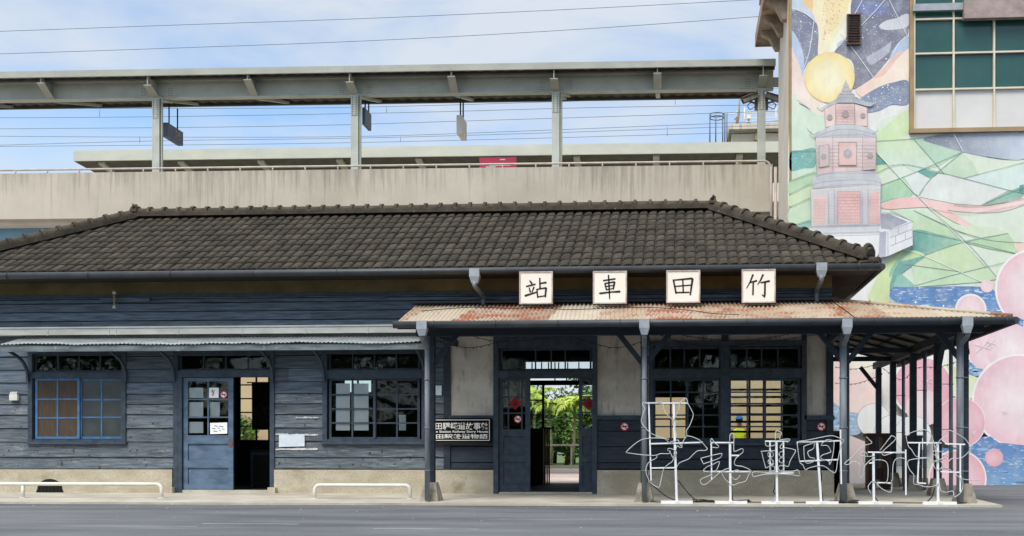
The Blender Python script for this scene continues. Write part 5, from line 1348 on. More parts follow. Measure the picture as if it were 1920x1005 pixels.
for l in ([(455, 68), (650, 55), (830, 30)], [(650, 55), (810, 238)], [(455, 125), (675, 360), (940, 610), (1090, 785)], [(455, 235), (590, 190), (800, 235), (1150, 325), (1228, 340)], [(480, 298), (650, 235), (905, 125)], [(680, 355), (740, 265), (905, 125)], [(915, 262), (1228, 180)], [(1000, 405), (1150, 340), (1228, 310)], [(650, 430), (850, 525), (1040, 585), (1228, 600)], [(640, 535), (910, 590), (1228, 665)], [(700, 668), (900, 600), (1145, 550)], [(600, 712), (900, 752)], [(655, 825), (900, 758), (1228, 680)], [(5, 275), (135, 230)], [(5, 345), (110, 290)], [(5, 412), (110, 365)], [(5, 510), (110, 482)], [(5, 120), (135, 115)]):
    line(l, GL, .95, A3)
for l in ([(860, 30), (910, 125)], [(600, 635), (720, 675), (1010, 805)], [(675, 358), (900, 585), (1030, 725)], [(460, 130), (660, 345)]): line(l, WL, 1.2, A3)
line([(860, 400), (1000, 408), (1228, 368)], (196, 120, 118), 1.0, A3); line([(740, 420), (870, 442), (1000, 440), (1228, 395)], (222, 170, 166), .8, A3)
# pagoda tower (plain brick tower, grey bands, upturned eaves)
GR, GR2, BR, BR2 = (196, 196, 200), (168, 168, 174), (232, 196, 188), (222, 176, 168)
def poly(p, c, c2=None): shape(p, c, A6, False, c2)
def bricks(x0, y0, x1, y1, n, c=(206, 158, 150)):
    for k in range(1, n):
        y = y0 + (y1 - y0) * k / n; line([(x0, y), (x1, y)], c, .6, A6)
        m = 4
        for j in range(m): x = x0 + (x1 - x0) * (j + (.5 if k % 2 else .1)) / m; line([(x, y), (x, y + (y1 - y0) / n)], c, .5, A6)
poly([(356, 300), (360, 285), (364, 300), (370, 308), (366, 316), (378, 322), (372, 332), (390, 340), (394, 352), (328, 352), (334, 340), (350, 332), (344, 322), (354, 316), (350, 308)], (178, 178, 184), (160, 160, 168))
for y_, a_, b_ in ((316, 353, 367), (332, 348, 374), (342, 338, 388)): line([(a_, y_), (b_, y_)], (126, 126, 136), .8, A6)
poly([(324, 356), (338, 348), (386, 348), (400, 356), (396, 362), (330, 362)], GR2); poly([(280, 392), (262, 396), (300, 372), (340, 350), (400, 352), (430, 370), (470, 372), (448, 386), (432, 384), (390, 372), (330, 372)], (150, 150, 158), (186, 186, 192))
for k in range(6): line([(335 + k * 12, 352), (322 + k * 17, 370)], (128, 128, 136), .8, A6)
poly([(282, 396), (322, 376), (322, 452), (286, 462)], BR); poly([(324, 376), (390, 376), (392, 452), (324, 452)], BR2, BR); poly([(392, 378), (436, 390), (438, 458), (394, 452)], BR)
bricks(326, 378, 390, 450, 7)
for c, r in (((301, 424), 9), ((358, 412), 12), ((421, 418), 8)): circ(1400 + c[0] / 1.9327, c[1] / 1.9327, r / 1.9327, (172, 150, 150), (150, 130, 132), (196, 180, 178), .6, 20)
poly([(226, 476), (244, 490), (262, 476), (322, 450), (392, 450), (440, 462), (470, 478), (468, 500), (252, 500)], GR, (176, 176, 184)); line([(226, 474), (238, 488), (262, 478)], (130, 130, 138), 1.2, A6); line([(250, 496), (318, 472), (392, 470), (470, 490)], (140, 140, 148), .9, A6); line([(318, 452), (392, 450)], (140, 140, 148), .9, A6)
poly([(250, 500), (468, 500), (468, 612), (254, 634)], (226, 202, 198), (222, 186, 180)); bricks(252, 502, 466, 614, 9)
poly([(262, 530), (298, 522), (298, 600), (264, 606)], (214, 188, 184)); poly([(334, 515), (398, 515), (398, 598), (334, 598)], (224, 176, 170))
for p in ([(262, 530), (298, 522), (298, 600), (264, 606), (262, 530)], [(334, 515), (398, 515), (398, 598), (334, 598), (334, 515)]):
    for a, b in zip(p, p[1:]): line([a, b], (136, 126, 132), 1.0, A6)
for c, r in (((279, 567), 10), ((366, 556), 15), ((448, 560), 9)): circ(1400 + c[0] / 1.9327, c[1] / 1.9327, r / 1.9327, (166, 164, 166), (146, 142, 146), (200, 194, 194), .6, 22)
poly([(238, 646), (256, 632), (312, 622), (420, 618), (470, 622), (488, 650), (486, 668), (240, 684)], (200, 200, 204), (178, 178, 186)); line([(238, 668), (310, 656), (420, 652), (488, 662)], (136, 136, 146), 1.0, A6); line([(250, 640), (312, 628), (470, 628)], (146, 146, 154), .8, A6)
poly([(232, 686), (486, 668), (484, 816), (234, 820)], (212, 208, 208), (206, 198, 198)); poly([(242, 712), (288, 708), (288, 812), (242, 816)], (230, 192, 184)); poly([(328, 694), (412, 694), (412, 812), (328, 812)], (232, 172, 164), (228, 186, 178)); poly([(446, 698), (480, 696), (480, 810), (446, 810)], (232, 180, 172))
bricks(328, 694, 412, 812, 11, (212, 146, 140)); bricks(242, 712, 288, 814, 9); bricks(446, 698, 480, 810, 9)
for x in (296, 318, 418, 440): line([(x, 690), (x, 812)], (160, 160, 168), 1.4, A6)
poly([(228, 818), (486, 812), (486, 840), (228, 846)], (190, 190, 196), (204, 204, 208)); poly([(228, 846), (484, 840), (484, 905), (470, 935), (400, 905), (228, 860)], (226, 226, 226)); line([(228, 858), (484, 850)], (150, 150, 158), .9, A6)
poly([(486, 772), (520, 770), (600, 800), (602, 888), (512, 928), (478, 934), (480, 840)], (222, 222, 226)); poly([(486, 776), (515, 774), (584, 804), (520, 832), (486, 828)], (120, 122, 140), (160, 162, 176)); poly([(482, 842), (506, 838), (504, 930), (478, 932)], (160, 160, 178), (176, 176, 190)); poly([(520, 836), (584, 812), (584, 840), (522, 862)], (204, 204, 212))
for l in ([(520, 834), (600, 804)], [(520, 862), (600, 830)], [(520, 892), (602, 858)], [(550, 824), (550, 850)], [(575, 846), (575, 870)], [(540, 856), (540, 884)], [(512, 838), (512, 928)], [(486, 774), (520, 772), (600, 800)]): line(l, (138, 138, 156), .9, A6)
PCL = (138, 138, 150)
for l in ([(282, 396), (286, 462)], [(322, 376), (322, 452)], [(390, 376), (392, 452)], [(436, 390), (438, 458)], [(282, 396), (322, 376), (390, 376), (436, 390)], [(250, 500), (254, 634)], [(468, 500), (468, 612)], [(312, 496), (312, 620)], [(420, 494), (420, 616)], [(232, 686), (234, 820)], [(486, 668), (484, 816)], [(252, 500), (318, 490), (420, 488), (468, 498)], [(238, 684), (310, 672), (420, 668), (486, 672)], [(228, 820), (484, 814)], [(244, 846), (484, 840)], [(256, 634), (312, 624), (420, 620), (468, 624)], [(328, 694), (412, 694), (412, 812), (328, 812), (328, 694)]):
    for a, b in zip(l, l[1:]): line([a, b], PCL, .9, A6)
for k in range(26):
    y = 504 + k * 4.6; line([(253, y + 1), (310, y - 4)], (186, 172, 174), .45, A6); line([(422, y - 4), (466, y - 2)], (186, 172, 174), .45, A6)
for k in range(20):
    y = 700 + k * 5.6; line([(290, y), (326, y - 1)], (170, 170, 178), .5, A6); line([(414, y), (444, y)], (170, 170, 178), .5, A6)
for x, y, dx in ((226, 474, -6), (470, 478, 8), (262, 396, -7), (470, 372, 7)): line([(x - dx * 2, y + 8), (x, y + 2), (x + dx, y - 8)], (120, 120, 130), 1.3, A6)
for k in range(8): line([(250 + k * 30, 497), (262 + k * 27, 474)], (158, 158, 166), .7, A6); line([(240 + k * 33, 682), (250 + k * 31, 652)], (162, 162, 170), .7, A6)
# sea, bubbles and petals
BL, BL2, WT = (52, 104, 176), (92, 146, 200), (226, 232, 236)
def sea(pts, tr, c=BL, c2=BL2, n=30, sm=True):
    shape(pts, c, tr, sm, c2)
    specks(pts, n, (206, 222, 236), 2.0, 6.0, tr, 6); specks(pts, n, (122, 170, 216), 2.0, 7.0, tr, 5); specks(pts, n // 2, (36, 82, 152), 2.0, 6.0, tr, 5); specks(pts, n // 2, (236, 240, 244), .5, 1.2, tr)
sea([(450, 115), (520, 112), (780, 112), (830, 160), (870, 230), (915, 262), (890, 280), (700, 200), (460, 165)], A5, n=60)
circ(1440 + 786 / 1.915, 480 + 108 / 1.915, 12, (240, 206, 210), (236, 190, 198), None)
circ(1440 + 728 / 1.915, 480 + 192 / 1.915, 26, (240, 214, 216), (236, 190, 196), (232, 234, 230), 3.5)
circ(1440 + 960 / 1.915, 480 + 118 / 1.915, 72, (236, 222, 222), (232, 176, 186), (232, 234, 230), 4)
sea([(1640, 80), (1720, 40), (1830, -20), (1895, 0), (1900, 80), (1860, 130), (1760, 115)], A7, n=12)
circ(1440 + 820 / 1.915, 480 + 335 / 1.915, 52, (240, 216, 216), (234, 178, 190), (232, 234, 230), 3)
circ(1440 + 870 / 1.915, 480 + 330 / 1.915, 46, (238, 222, 222), (234, 186, 196), None)
sea([(1340, 350), (1375, 345), (1420, 410), (1520, 470), (1640, 455), (1760, 390), (1860, 345), (1900, 360), (1880, 400), (1760, 450), (1640, 520), (1570, 555), (1480, 530), (1340, 480)], A7, n=40)
shape([(1110, 430), (1250, 440), (1360, 500), (1480, 545), (1540, 590), (1460, 720), (1380, 740), (1250, 720), (1150, 640)], (206, 222, 150), A7, True, (222, 228, 190))
shape([(105, 400), (250, 395), (420, 400), (540, 520), (560, 700), (420, 880), (220, 870), (105, 780)], (240, 200, 194), A7, True, (242, 214, 198))
shape([(240, 400), (470, 400), (540, 460), (450, 500), (330, 470)], (238, 226, 200), A7)
sea([(105, 790), (180, 820), (300, 870), (380, 900), (370, 1060), (240, 1080), (105, 1000)], A7, (120, 160, 206), (150, 182, 216), 24)
shape([(105, 1090), (250, 1080), (420, 1150), (560, 1240), (560, 1540), (105, 1540)], (242, 206, 202), A7, False, (240, 218, 210))
circ(1440 + 555 / 1.915, 480 + 470 / 1.915, 54, (236, 172, 184), (228, 150, 168), (232, 234, 230), 4); circ(1440 + 560 / 1.915, 480 + 545 / 1.915, 34, (238, 214, 214), (236, 198, 202), None)
circ(1440 + 900 / 1.915, 480 + 520 / 1.915, 84, (238, 220, 220), (234, 176, 188), (232, 234, 230), 4)
sea([(600, 690), (700, 690), (770, 650), (800, 648), (830, 670), (925, 680), (1200, 680), (1200, 828), (760, 828), (700, 760)], A5, n=90, sm=False)
circ(1440 + 690 / 1.915, 480 + 598 / 1.915, 46, (236, 182, 192), (228, 152, 168), (236, 216, 216), 2)
circ(1440 + 680 / 1.915, 480 + 800 / 1.915, 52, (238, 190, 198), (230, 160, 174), (238, 226, 224), 3)
circ(1440 + 812 / 1.915, 480 + 724 / 1.915, 17, (238, 180, 190), (230, 152, 168), None)
circ(1440 + 380 / 1.915, 480 + 590 / 1.915, 31, (228, 230, 224), (230, 230, 226), (128, 128, 130), .8); circ(1440 + 450 / 1.915, 480 + 640 / 1.915, 36, (230, 230, 226), (230, 231, 227), (128, 128, 130), .8); circ(1440 + 400 / 1.915, 480 + 720 / 1.915, 30, (232, 231, 228), (231, 231, 228), (140, 140, 142), .7); circ(1440 + 520 / 1.915, 480 + 640 / 1.915, 34, (231, 231, 228), (229, 231, 228), (140, 140, 142), .7)
for cx, cy, r in ((770, 325, 26), (740, 635, 9), (850, 560, 10), (572, 450, 18), (800, 310, 16)):
    for k in range(6):
        a = pi * k / 3 + .3; X, Y_ = 1440 + cx / 1.915, 480 + cy / 1.915
        line([(X, Y_), (X + r * .6 * math.cos(a), Y_ + r * .6 * math.sin(a))], (240, 222, 224), 1.1)
me = bpy.data.meshes.new('mural'); org = MB_.location
me.from_pydata([tuple(v - org) for v in mv], [], mf)
ca = me.color_attributes.new('Col', 'FLOAT_COLOR', 'POINT')
for i, c in enumerate(mc): ca.data[i].color = c
me.materials.append(M['mural']); mo = bpy.data.objects.new('mural', me); COL.objects.link(mo); mo.parent = MB_
bm = bmesh.new(); bm.from_mesh(me); 
for f in bm.faces:
    if f.normal.y > 0: f.normal_flip()
bm.to_mesh(me); bm.free()
# cut the painting where the louver and the window bay cover it is not needed: both stand proud of the wall
# ================================================================== ELEVATED PLATFORM
YV0 = 29.5
xv0, xv1 = -42.0, at(1450, 350, YV0).x
zp1 = at(700, 317, YV0).z; zp0 = at(700, 404, YV0).z
VD = thing('elevated_platform', (-15, YV0 + 5, 0), 'long raised railway platform with stained concrete parapet behind the tiled roof', 'platform')
bm = BM(); box(bm, xv0, xv1, YV0, YV0 + .25, zp0, zp1)
for k in range(12): x = xv0 + 3.5 * k + 1.2; box(bm, x, x + .012, YV0 - .002, YV0, zp0, zp1)
obj('parapet', bm, 'parapet', VD)
bm = BM(); box(bm, xv0, xv1 + 3, YV0 + .251, 38.5, zp0 - .1, zp0 + .35); obj('deck_slab', bm, 'concrete_plain', VD)
bm = BM(); box(bm, xv0, xv1 + 1.2, YV0 + .8, YV0 + 1.1, zp0 - 3.0, zp0 - .101); obj('side_beam', bm, 'blue_panel', VD)
for x in (-36, -27, -18.5, 3.6):
    for y in (31.5, 37.5):
        bm = BM(); box(bm, x - .5, x + .5, y - .5, y + .5, 0.0, zp0 - .101); obj('pier', bm, 'concrete_plain', VD)
bm = BM(); tube(bm, [(xv1 + .08, YV0 - .05, zp0 - 4), (xv1 + .08, YV0 - .05, zp1 - .1)], .05, 8); obj('downpipe', bm, 'rail_metal', VD)
# railing on the parapet
RL = thing('parapet_railing', (-15, YV0 + .12, zp1), 'thin pinkish pipe railing running along the top of the concrete parapet', 'railing')
zr = at(700, 305, YV0 + .12).z; zr = zp1 + .13
bm = BM(); xe = xv1 - .05
tube(bm, [(xv0, YV0 + .1, zr)] + [(xe - .2 + .2 * math.sin(a), YV0 + .1, zr - .2 + .2 * math.cos(a)) for a in [pi / 2 * k / 6 for k in range(7)]] + [(xe, YV0 - .04, zp1 - .1), (xe, YV0 - .04, zp0 - 1.0)], .032, 8); obj('rail_pipe', bm, 'rail_metal', RL)
x = xe - 2 * .99 * .5; pitch = 63.5 * YV0 / F
while x > xv0:
    bm = BM(); tube(bm, [(x, YV0 + .1, zp1), (x, YV0 + .1, zr)], .024, 6); obj('baluster', bm, 'rail_metal', RL); x -= pitch
# blank building fronts under the platform, seen through the station windows
BW = thing('lower_wall', (-9, 29.2, 0), 'plain sunlit beige wall under the platform, seen through the rear windows', 'wall')
bm = BM(); box(bm, -16, at(640, 770, 29.3).x, 29.3, 29.48, 0, 4.4); box(bm, at(1180, 770, 29.3).x, at(1500, 770, 29.3).x + .6, 29.3, 29.48, 0, 4.4); obj('wall', bm, 'tan_wall', BW)
# near canopy
CN = thing('platform_canopy', (-15, 30.5, zp0), 'grey steel platform canopy on riveted columns above the parapet', 'canopy')
YC = 30.3
zg0, zg1 = at(700, 180.5, YC).z, at(700, 146, YC).z
xc1 = at(1452, 150, YC).x
yf = 29.6
zf0_, zf1_ = at(700, 134.5, yf).z, at(700, 122.5, yf).z
bm = BM(); box(bm, xv0, xc1, yf, yf + .06, zf0_, zf1_); 
for k in range(9): x = at(110 + 268 * (k - 2), 140, yf).x; box(bm, x, x + .012, yf - .003, yf - .0005, zf0_, zf1_)
obj('fascia', bm, 'steel', CN)
bm = BM(); n = int((xc1 - xv0) / .1)
A, B, C_ = [], [], []
zb = at(700, 195, 33.0).z
for k in range(n + 1):
    x = xv0 + (xc1 - xv0) * k / n; w = .035 if k % 4 in (0, 1) else 0
    A.append(bm.verts.new((x, yf + .061, zf0_ + .02 + w))); B.append(bm.verts.new((x, YC + .2, zg1 + .12 + w))); C_.append(bm.verts.new((x, 33.0, zb + .10 + w)))
for k in range(n): bm.faces.new((A[k], A[k + 1], B[k + 1], B[k])); bm.faces.new((B[k], B[k + 1], C_[k + 1], C_[k]))
o = obj('roof_sheet', bm, 'steel_dark', CN); o.modifiers.new('thick', 'SOLIDIFY').thickness = .02
bm = BM(); box(bm, xv0, xc1, 32.95, 33.05, zb, zb + .25); obj('fascia', bm, 'steel_dark', CN)
bm = BM(); fl = .11
box(bm, xv0, xc1, YC - .02, YC + .02, zg0 + .031, zg1 - .031); box(bm, xv0, xc1, YC - fl, YC + fl, zg0, zg0 + .03); box(bm, xv0, xc1, YC - fl, YC + fl, zg1 - .03, zg1)
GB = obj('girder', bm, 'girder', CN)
bm = BM(); box(bm, xv0, xc1, YC - .45, YC - .38, zg1 - .10, zg1 - .02); obj('purlin', bm, 'steel_dark', CN)
colpx = [-75, 297, 666, 1042, 1430]
colx = [at(p, 250, YC - .1).x for p in colpx]; cp = colx[3] - colx[2]; colx = [colx[0] - cp] + colx
for i, x in enumerate(colx):
    w = .115
    bm = BM(); box(bm, x - w, x + w, YC - .12, YC - .09, zp0, zg0 - .001); box(bm, x - w, x + w, YC + .09, YC + .12, zp0, zg0 - .001); box(bm, x - .02, x + .02, YC - .089, YC + .089, zp0, zg0 - .001)
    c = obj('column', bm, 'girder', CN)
    bm = BM(); box(bm, x - w + .02, x + w - .02, YC - .135, YC - .121, zg0 - .62, zg0 - .02); nf_ = len(bm.faces)
    for s in (-.055, .055):
        for k in range(8): disc(bm, (x + s, YC - .141, zg0 - .58 + k * .072), .018, 6, .006)
    bm.faces.ensure_lookup_table()
    for f in bm.faces[nf_:]: f.material_index = 1
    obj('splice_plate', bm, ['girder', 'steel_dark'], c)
    if i > 0 and i < 5:
        bm = BM(); tube(bm, smooth_line([(x + w + .05, YC - .05, zp0), (x + w + .05, YC - .05, zg0 - .25), (x + w + .1, YC - .05, zg0 - .1), (x + w + .3, YC + .1, zg0 - .06)], 5), .035, 8); obj('conduit', bm, 'steel', c)
    for s in (-1, 1):
        bm = BM(); box(bm, x + s * .43 - .11, x + s * .43 + .11, YC - .0255, YC - .0205, zg0 + .08, zg0 + .38); nf_ = len(bm.faces)
        for a in range(4):
            for k in range(4): disc(bm, (x + s * (.36 + a * .045), YC - .0275, zg0 + .12 + k * .07), .013, 6, .006)
        for a in range(8): disc(bm, (x + s * (.22 + a * .06), YC - fl - .006, zg0 + .015), .012, 6, .006)
        bm.faces.ensure_lookup_table()
        for f in bm.faces[nf_:]: f.material_index = 1
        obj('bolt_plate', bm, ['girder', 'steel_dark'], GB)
armx = []
for i, x in enumerate(colx[1:]): armx += [(x, 1), (x + cp / 2, 0)] 
armx += [(colx[1] - cp / 2, 0)]
for x, big in armx:
    if x > xc1 - .1: continue
    bm = BM(); zt = zf0_ + .02; h = .30 if big else .17
    y0_ = yf + .08
    for (xa_, xb_, da, db) in ((x - .015, x + .015, 0, 0),):
        v = [bm.verts.new(p) for p in ((xa_, y0_, zt - h * .9), (xb_, y0_, zt - h * .9), (xb_, YC - .03, zg0 + .06), (xa_, YC - .03, zg0 + .06), (xa_, y0_, zt + .05), (xb_, y0_, zt + .05), (xb_, YC - .03, zg1 + .1), (xa_, YC - .03, zg1 + .1))]
        for f in ((0, 1, 5, 4), (1, 2, 6, 5), (2, 3, 7, 6), (3, 0, 4, 7), (4, 5, 6, 7), (3, 2, 1, 0)): bm.faces.new([v[k] for k in f])
    v = [bm.verts.new(p) for p in ((x - .12, y0_, zt - h * .9 - .025), (x + .12, y0_, zt - h * .9 - .025), (x + .12, YC - .115, zg0 + .03), (x - .12, YC - .115, zg0 + .03), (x - .12, y0_, zt - h * .9 - .001), (x + .12, y0_, zt - h * .9 - .001), (x + .12, YC - .115, zg0 + .055), (x - .12, YC - .115, zg0 + .055))]
    for f in ((0, 1, 5, 4), (1, 2, 6, 5), (2, 3, 7, 6), (3, 0, 4, 7), (4, 5, 6, 7), (3, 2, 1, 0)): bm.faces.new([v[k] for k in f])
    obj('bracket', bm, 'steel', CN)
    bm = BM(); bar(bm, (x, YC + .115, zg0 + .03), (x, 32.94, zb + .06), .14, .08); obj('bracket', bm, 'steel', CN)
# far canopy
YD = 36.0
FC = thing('far_canopy', (-12, YD + 1, zp0), 'second platform canopy farther back, seen as a pale flat fascia behind the columns', 'canopy')
xd0, xd1 = at(150, 292, YD).x, at(1500, 270, YD).x
zd0, zd1 = at(700, 295, YD).z, at(700, 275.5, YD).z
bm = BM(); box(bm, xd0, xd1, YD, YD + .08, zd0, zd1); 
for px in (195, 342, 490, 637, 785, 935, 1082, 1232, 1390):
    for a in range(2):
        for k in range(4): c = at(px + a * 7, 282 - .012 * (px - 700), YD); disc(bm, (c.x, YD - .006, zd0 + .08 + k * .085), .022, 6, .006)
obj('fascia', bm, 'steel_pale', FC)
bm = BM(); v = [bm.verts.new(p) for p in ((xd0, YD + .081, zd0 + .02), (xd1, YD + .081, zd0 + .02), (xd1, YD + 2.6, zd0 - .4), (xd0 + .6, YD + 2.6, zd0 - .4))]; bm.faces.new(v); o = obj('roof_sheet', bm, 'steel_dark', FC); o.modifiers.new('thick', 'SOLIDIFY').thickness = .03
for px in (195, 342, 490, 637, 785, 935, 1082, 1232, 1390):
    x = at(px + 4, 300, YD).x; bm = BM(); bar(bm, (x, YD + .1, zd0 - .05), (x + .0, YD + 2.5, zd0 - .45), .24, .12); obj('bracket', bm, 'steel', FC)
for px in (342, 785, 1232):
    x = at(px + 4, 300, YD + 2.5).x; bm = BM(); box(bm, x - .14, x + .14, YD + 1.4, YD + 1.7, zp0 + .35, zd0 - .3); obj('column', bm, 'steel', FC)
# signs under the canopy
def hs(px0, px1, py0, py1, Y0, ln, mat, lab, marks=False):
    """lightbox hung on two rods, its long faces square to the tracks"""
    x0, x1, z0, z1 = rect(px0, py0, px1, py1, Y0)
    t = thing('hanging_sign', ((x0 + x1) / 2, Y0 + ln / 2, z0), lab, 'sign', 'lightbox signs hung under the canopy')
    bm = BM(); box(bm, x0, x1, Y0, Y0 + ln, z0, z1); bmesh.ops.bevel(bm, geom=bm.edges[:], offset=.012, segments=1); obj('sign_box', bm, mat, t)
    for f in (.25, .8):
        bm = BM(); q = Vector(((x0 + x1) / 2, Y0 + ln * f, z1 - .01)); tube(bm, [q, Vector((q.x, q.y, zg0 + .3))], .024, 6); obj('hanging_rod', bm, 'gutter', t)
    if marks:
        bm = BM(); h = z1 - z0; P_ = lambda u, v: Vector((x1 + .004, Y0 + ln * u, z0 + h * v))
        tube(bm, [P_(.5, .25), P_(.5, .8)], .014, 5); tube(bm, [P_(.44, .68), P_(.5, .82), P_(.56, .68)], .012, 5)
        for v in (.72, .55): tube(bm, [P_(.62, v), P_(.76, v)], .018, 5)
        for v in (.36, .24): tube(bm, [P_(.62, v), P_(.8, v)], .008, 5)
        obj('direction_mark', bm, 'rail_metal', t)
hs(310, 320, 232, 258, 31.2, 1.02, 'grey_sign', 'dark grey lightbox with an arrow hung beside the leftmost column', True)
hs(681, 686.5, 202, 233, 31.2, .68, 'grey_sign', 'small dark lightbox hung beside the middle column')
hs(857, 867, 215, 249, 31.0, .78, 'cream_sign', 'cream lightbox hung halfway between two canopy columns')
# crimson banner behind the railing
t = thing('crimson_banner', at(935, 312, 31.0), 'crimson banner standing behind the parapet railing', 'banner')
bm = BM(); x0, x1, z0, z1 = rect(900, 294, 969, 330, 31.0); box(bm, x0, x1, 31.0, 31.05, z0, z1); obj('banner_panel', bm, 'banner', t)
bm = BM(); 
for x in (x0 + .1, x1 - .1): box(bm, x - .02, x + .02, 31.051, 31.09, zp0 + .35, z1)
obj('leg', bm, 'steel', t)
bm = BM(); 
for (a, b, py) in ((938, 948, 298), (918, 958, 309), (912, 930, 312)): p, q = at(a, py, 30.99), at(b, py, 30.99); box(bm, p.x, q.x, 30.994, 30.999, p.z - .02, p.z + .02)
obj('printed_mark', bm, 'peel', t)
# cameras on the last column
for (sx, lab) in ((-1, 'grimy security camera pointing left from the last canopy column'), (1, 'grimy security camera pointing right from the last canopy column')):
    x = colx[-1]; z = at(1430, 183, YC).z
    t = thing('security_camera', (x + sx * .25, YC - .1, z), lab, 'camera', 'security cameras on the last canopy column')
    bm = BM(); bar(bm, (x + sx * .12, YC - .15, z + .08), (x + sx * .58, YC - .25, z - .12), .13, .16); bar(bm, (x + sx * .14, YC - .15, z + .155), (x + sx * .62, YC - .25, z - .035), .02, .24); obj('camera_housing', bm, 'cctv', t)
    bm = BM(); tube(bm, [(x + sx * .572, YC - .248, z - .117), (x + sx * .60, YC - .254, z - .13)], .045, 10); obj('lens', bm, 'black', t)
    bm = BM(); bar(bm, (x + sx * .1, YC, z - .12), (x + sx * .36, YC - .15, z - .1), .05); box(bm, x + sx * .116, x + sx * .2, YC - .08, YC + .08, z - .3, z + .1); tube(bm, smooth_line([(x + sx * .15, YC - .1, z - .2), (x + sx * .35, YC - .12, z - .32), (x + sx * .42, YC - .14, z - .2), (x + sx * .3, YC - .12, z - .1)], 5), .014, 5); obj('camera_mount', bm, 'cctv', t)
# rooftop plant room far behind
YR = 50.0
RT = thing('rooftop_room', at(1420, 262, YR), 'distant beige rooftop room with caged ladder beyond the far canopy', 'building')
bm = BM(); x0, x1, z0, z1 = rect(1372, 250, 1480, 330, YR); box(bm, x0, x1, YR, YR + 6, 0, z1 + .001); obj('wall', bm, 'concrete_plain', RT)
bm = BM(); x0, x1, z0, z1 = rect(1366, 237, 1486, 247, YR); box(bm, x0, x1, YR - .5, YR + 6.5, z0, z1); obj('roof_slab', bm, 'concrete', RT)
bm = BM(); x0, x1, z0, z1 = rect(1415, 249, 1424, 262, YR - .3); box(bm, x0, x1, YR - .3, YR - .001, z0, z1); obj('downpipe', bm, 'trim_brown', RT)
YR1 = 49.0
bm = BM()
for px in (1331, 1342, 1355): a, b = at(px, 268, YR1), at(px, 215, YR1); tube(bm, [a, b], .03, 6)
for py in (215, 221):
    a = at(1331, py, YR1); b = at(1357, py, YR1); c = (a + b) / 2; r = (b.x - a.x) / 2
    tube(bm, [c + Vector((math.cos(q) * r, math.sin(q) * r, 0)) for q in [2 * pi * k / 16 for k in range(16)]], .026, 6, closed=True)
for px in (1359, 1363): tube(bm, [at(px, 268, YR1), at(px, 213, YR1)], .03, 6)
obj('ladder_cage', bm, 'wire', RT)
bm = BM()
for py in (205, 212, 222, 228): tube(bm, [at(1396, py, YR), at(1460, py - 1, YR)], .025, 5)
tube(bm, [at(1362, 215, YR), at(1378, 213, YR), at(1386, 206, YR)], .03, 5)
for px in (1396, 1420, 1455): tube(bm, [at(px, 238, YR), at(px, 202, YR)], .03, 5)
obj('roof_railing', bm, 'white_rail', RT)
t = thing('antenna_mast', at(1386, 237, YR), 'leaning pale antenna mast on the distant rooftop', 'antenna')
bm = BM(); tube(bm, [at(1381, 237, YR), at(1385, 215, YR), at(1387, 184, YR)], .09, 6, r1=.03); tube(bm, [at(1387, 184, YR), at(1402, 184, YR)], .025, 5); tube(bm, [at(1385, 215, YR), at(1377, 225, YR)], .03, 5); obj('mast', bm, 'trim_brown', t)
t = thing('floodlight', at(1402, 237, YR), 'small pale floodlight on a tripod on the distant rooftop', 'floodlight')
bm = BM(); x0, x1, z0, z1 = rect(1400, 212, 1408, 222, YR); box(bm, x0, x1, YR, YR + .25, z0, z1); obj('lamp_head', bm, 'white_rail', t)
bm = BM(); c = at(1404, 222, YR)
for px in (1399, 1404, 1408): tube(bm, [c + Vector((0, .1, 0)), at(px, 237, YR)], .02, 5)
obj('tripod', bm, 'trim_brown', t)
# overhead wires
def wirething(pts, Y, lab, r=.012, drops=()):
    bm = BM(); tube(bm, smooth_line([at(a, b, Y) for a, b in pts], 6), r, 5)
    for px, p0, p1 in drops: tube(bm, [at(px, p0, Y), at(px, p1, Y)], r * .9, 5)
    solo('overhead_wire', bm, 'wire', lab, 'wire', 'railway overhead wires against the sky')
wirething([(-60, 61), (300, 48), (700, 34), (1100, 16), (1475, -4)], 34, 'highest overhead wire crossing the sky above the canopy', .010)
wirething([(-60, 103), (300, 91), (700, 76), (1100, 54), (1475, 27)], 33.5, 'second overhead wire just above the near canopy roof', .010)
for i, (l, d) in enumerate((([(-60, 203), (480, 203), (760, 199), (1100, 189), (1475, 178)], [(1266, 185, 196)]), ([(-60, 221), (280, 219), (760, 211), (1100, 202), (1475, 196)], [(187, 204, 219), (725, 200, 211)]), ([(-60, 242), (500, 237), (900, 226), (1475, 208)], []),
                             ([(-60, 255), (280, 257), (660, 256), (1000, 245), (1475, 226)], [(262, 256, 268), (1251, 237, 255)]), ([(-60, 274), (300, 264), (660, 259), (1000, 250), (1475, 234)], [(751, 256, 265)]), ([(-60, 275), (500, 270), (900, 262), (1475, 246)], []))):
    lab = ['topmost overhead wire between the two canopies', 'second overhead wire down between the two canopies, with droppers', 'third overhead wire down between the two canopies', 'fourth overhead wire down between the canopies, with droppers', 'second lowest overhead wire between the two canopies', 'lowest overhead wire just above the far canopy'][i]
    wirething(l, 38 + i * .7, lab, .011, d)
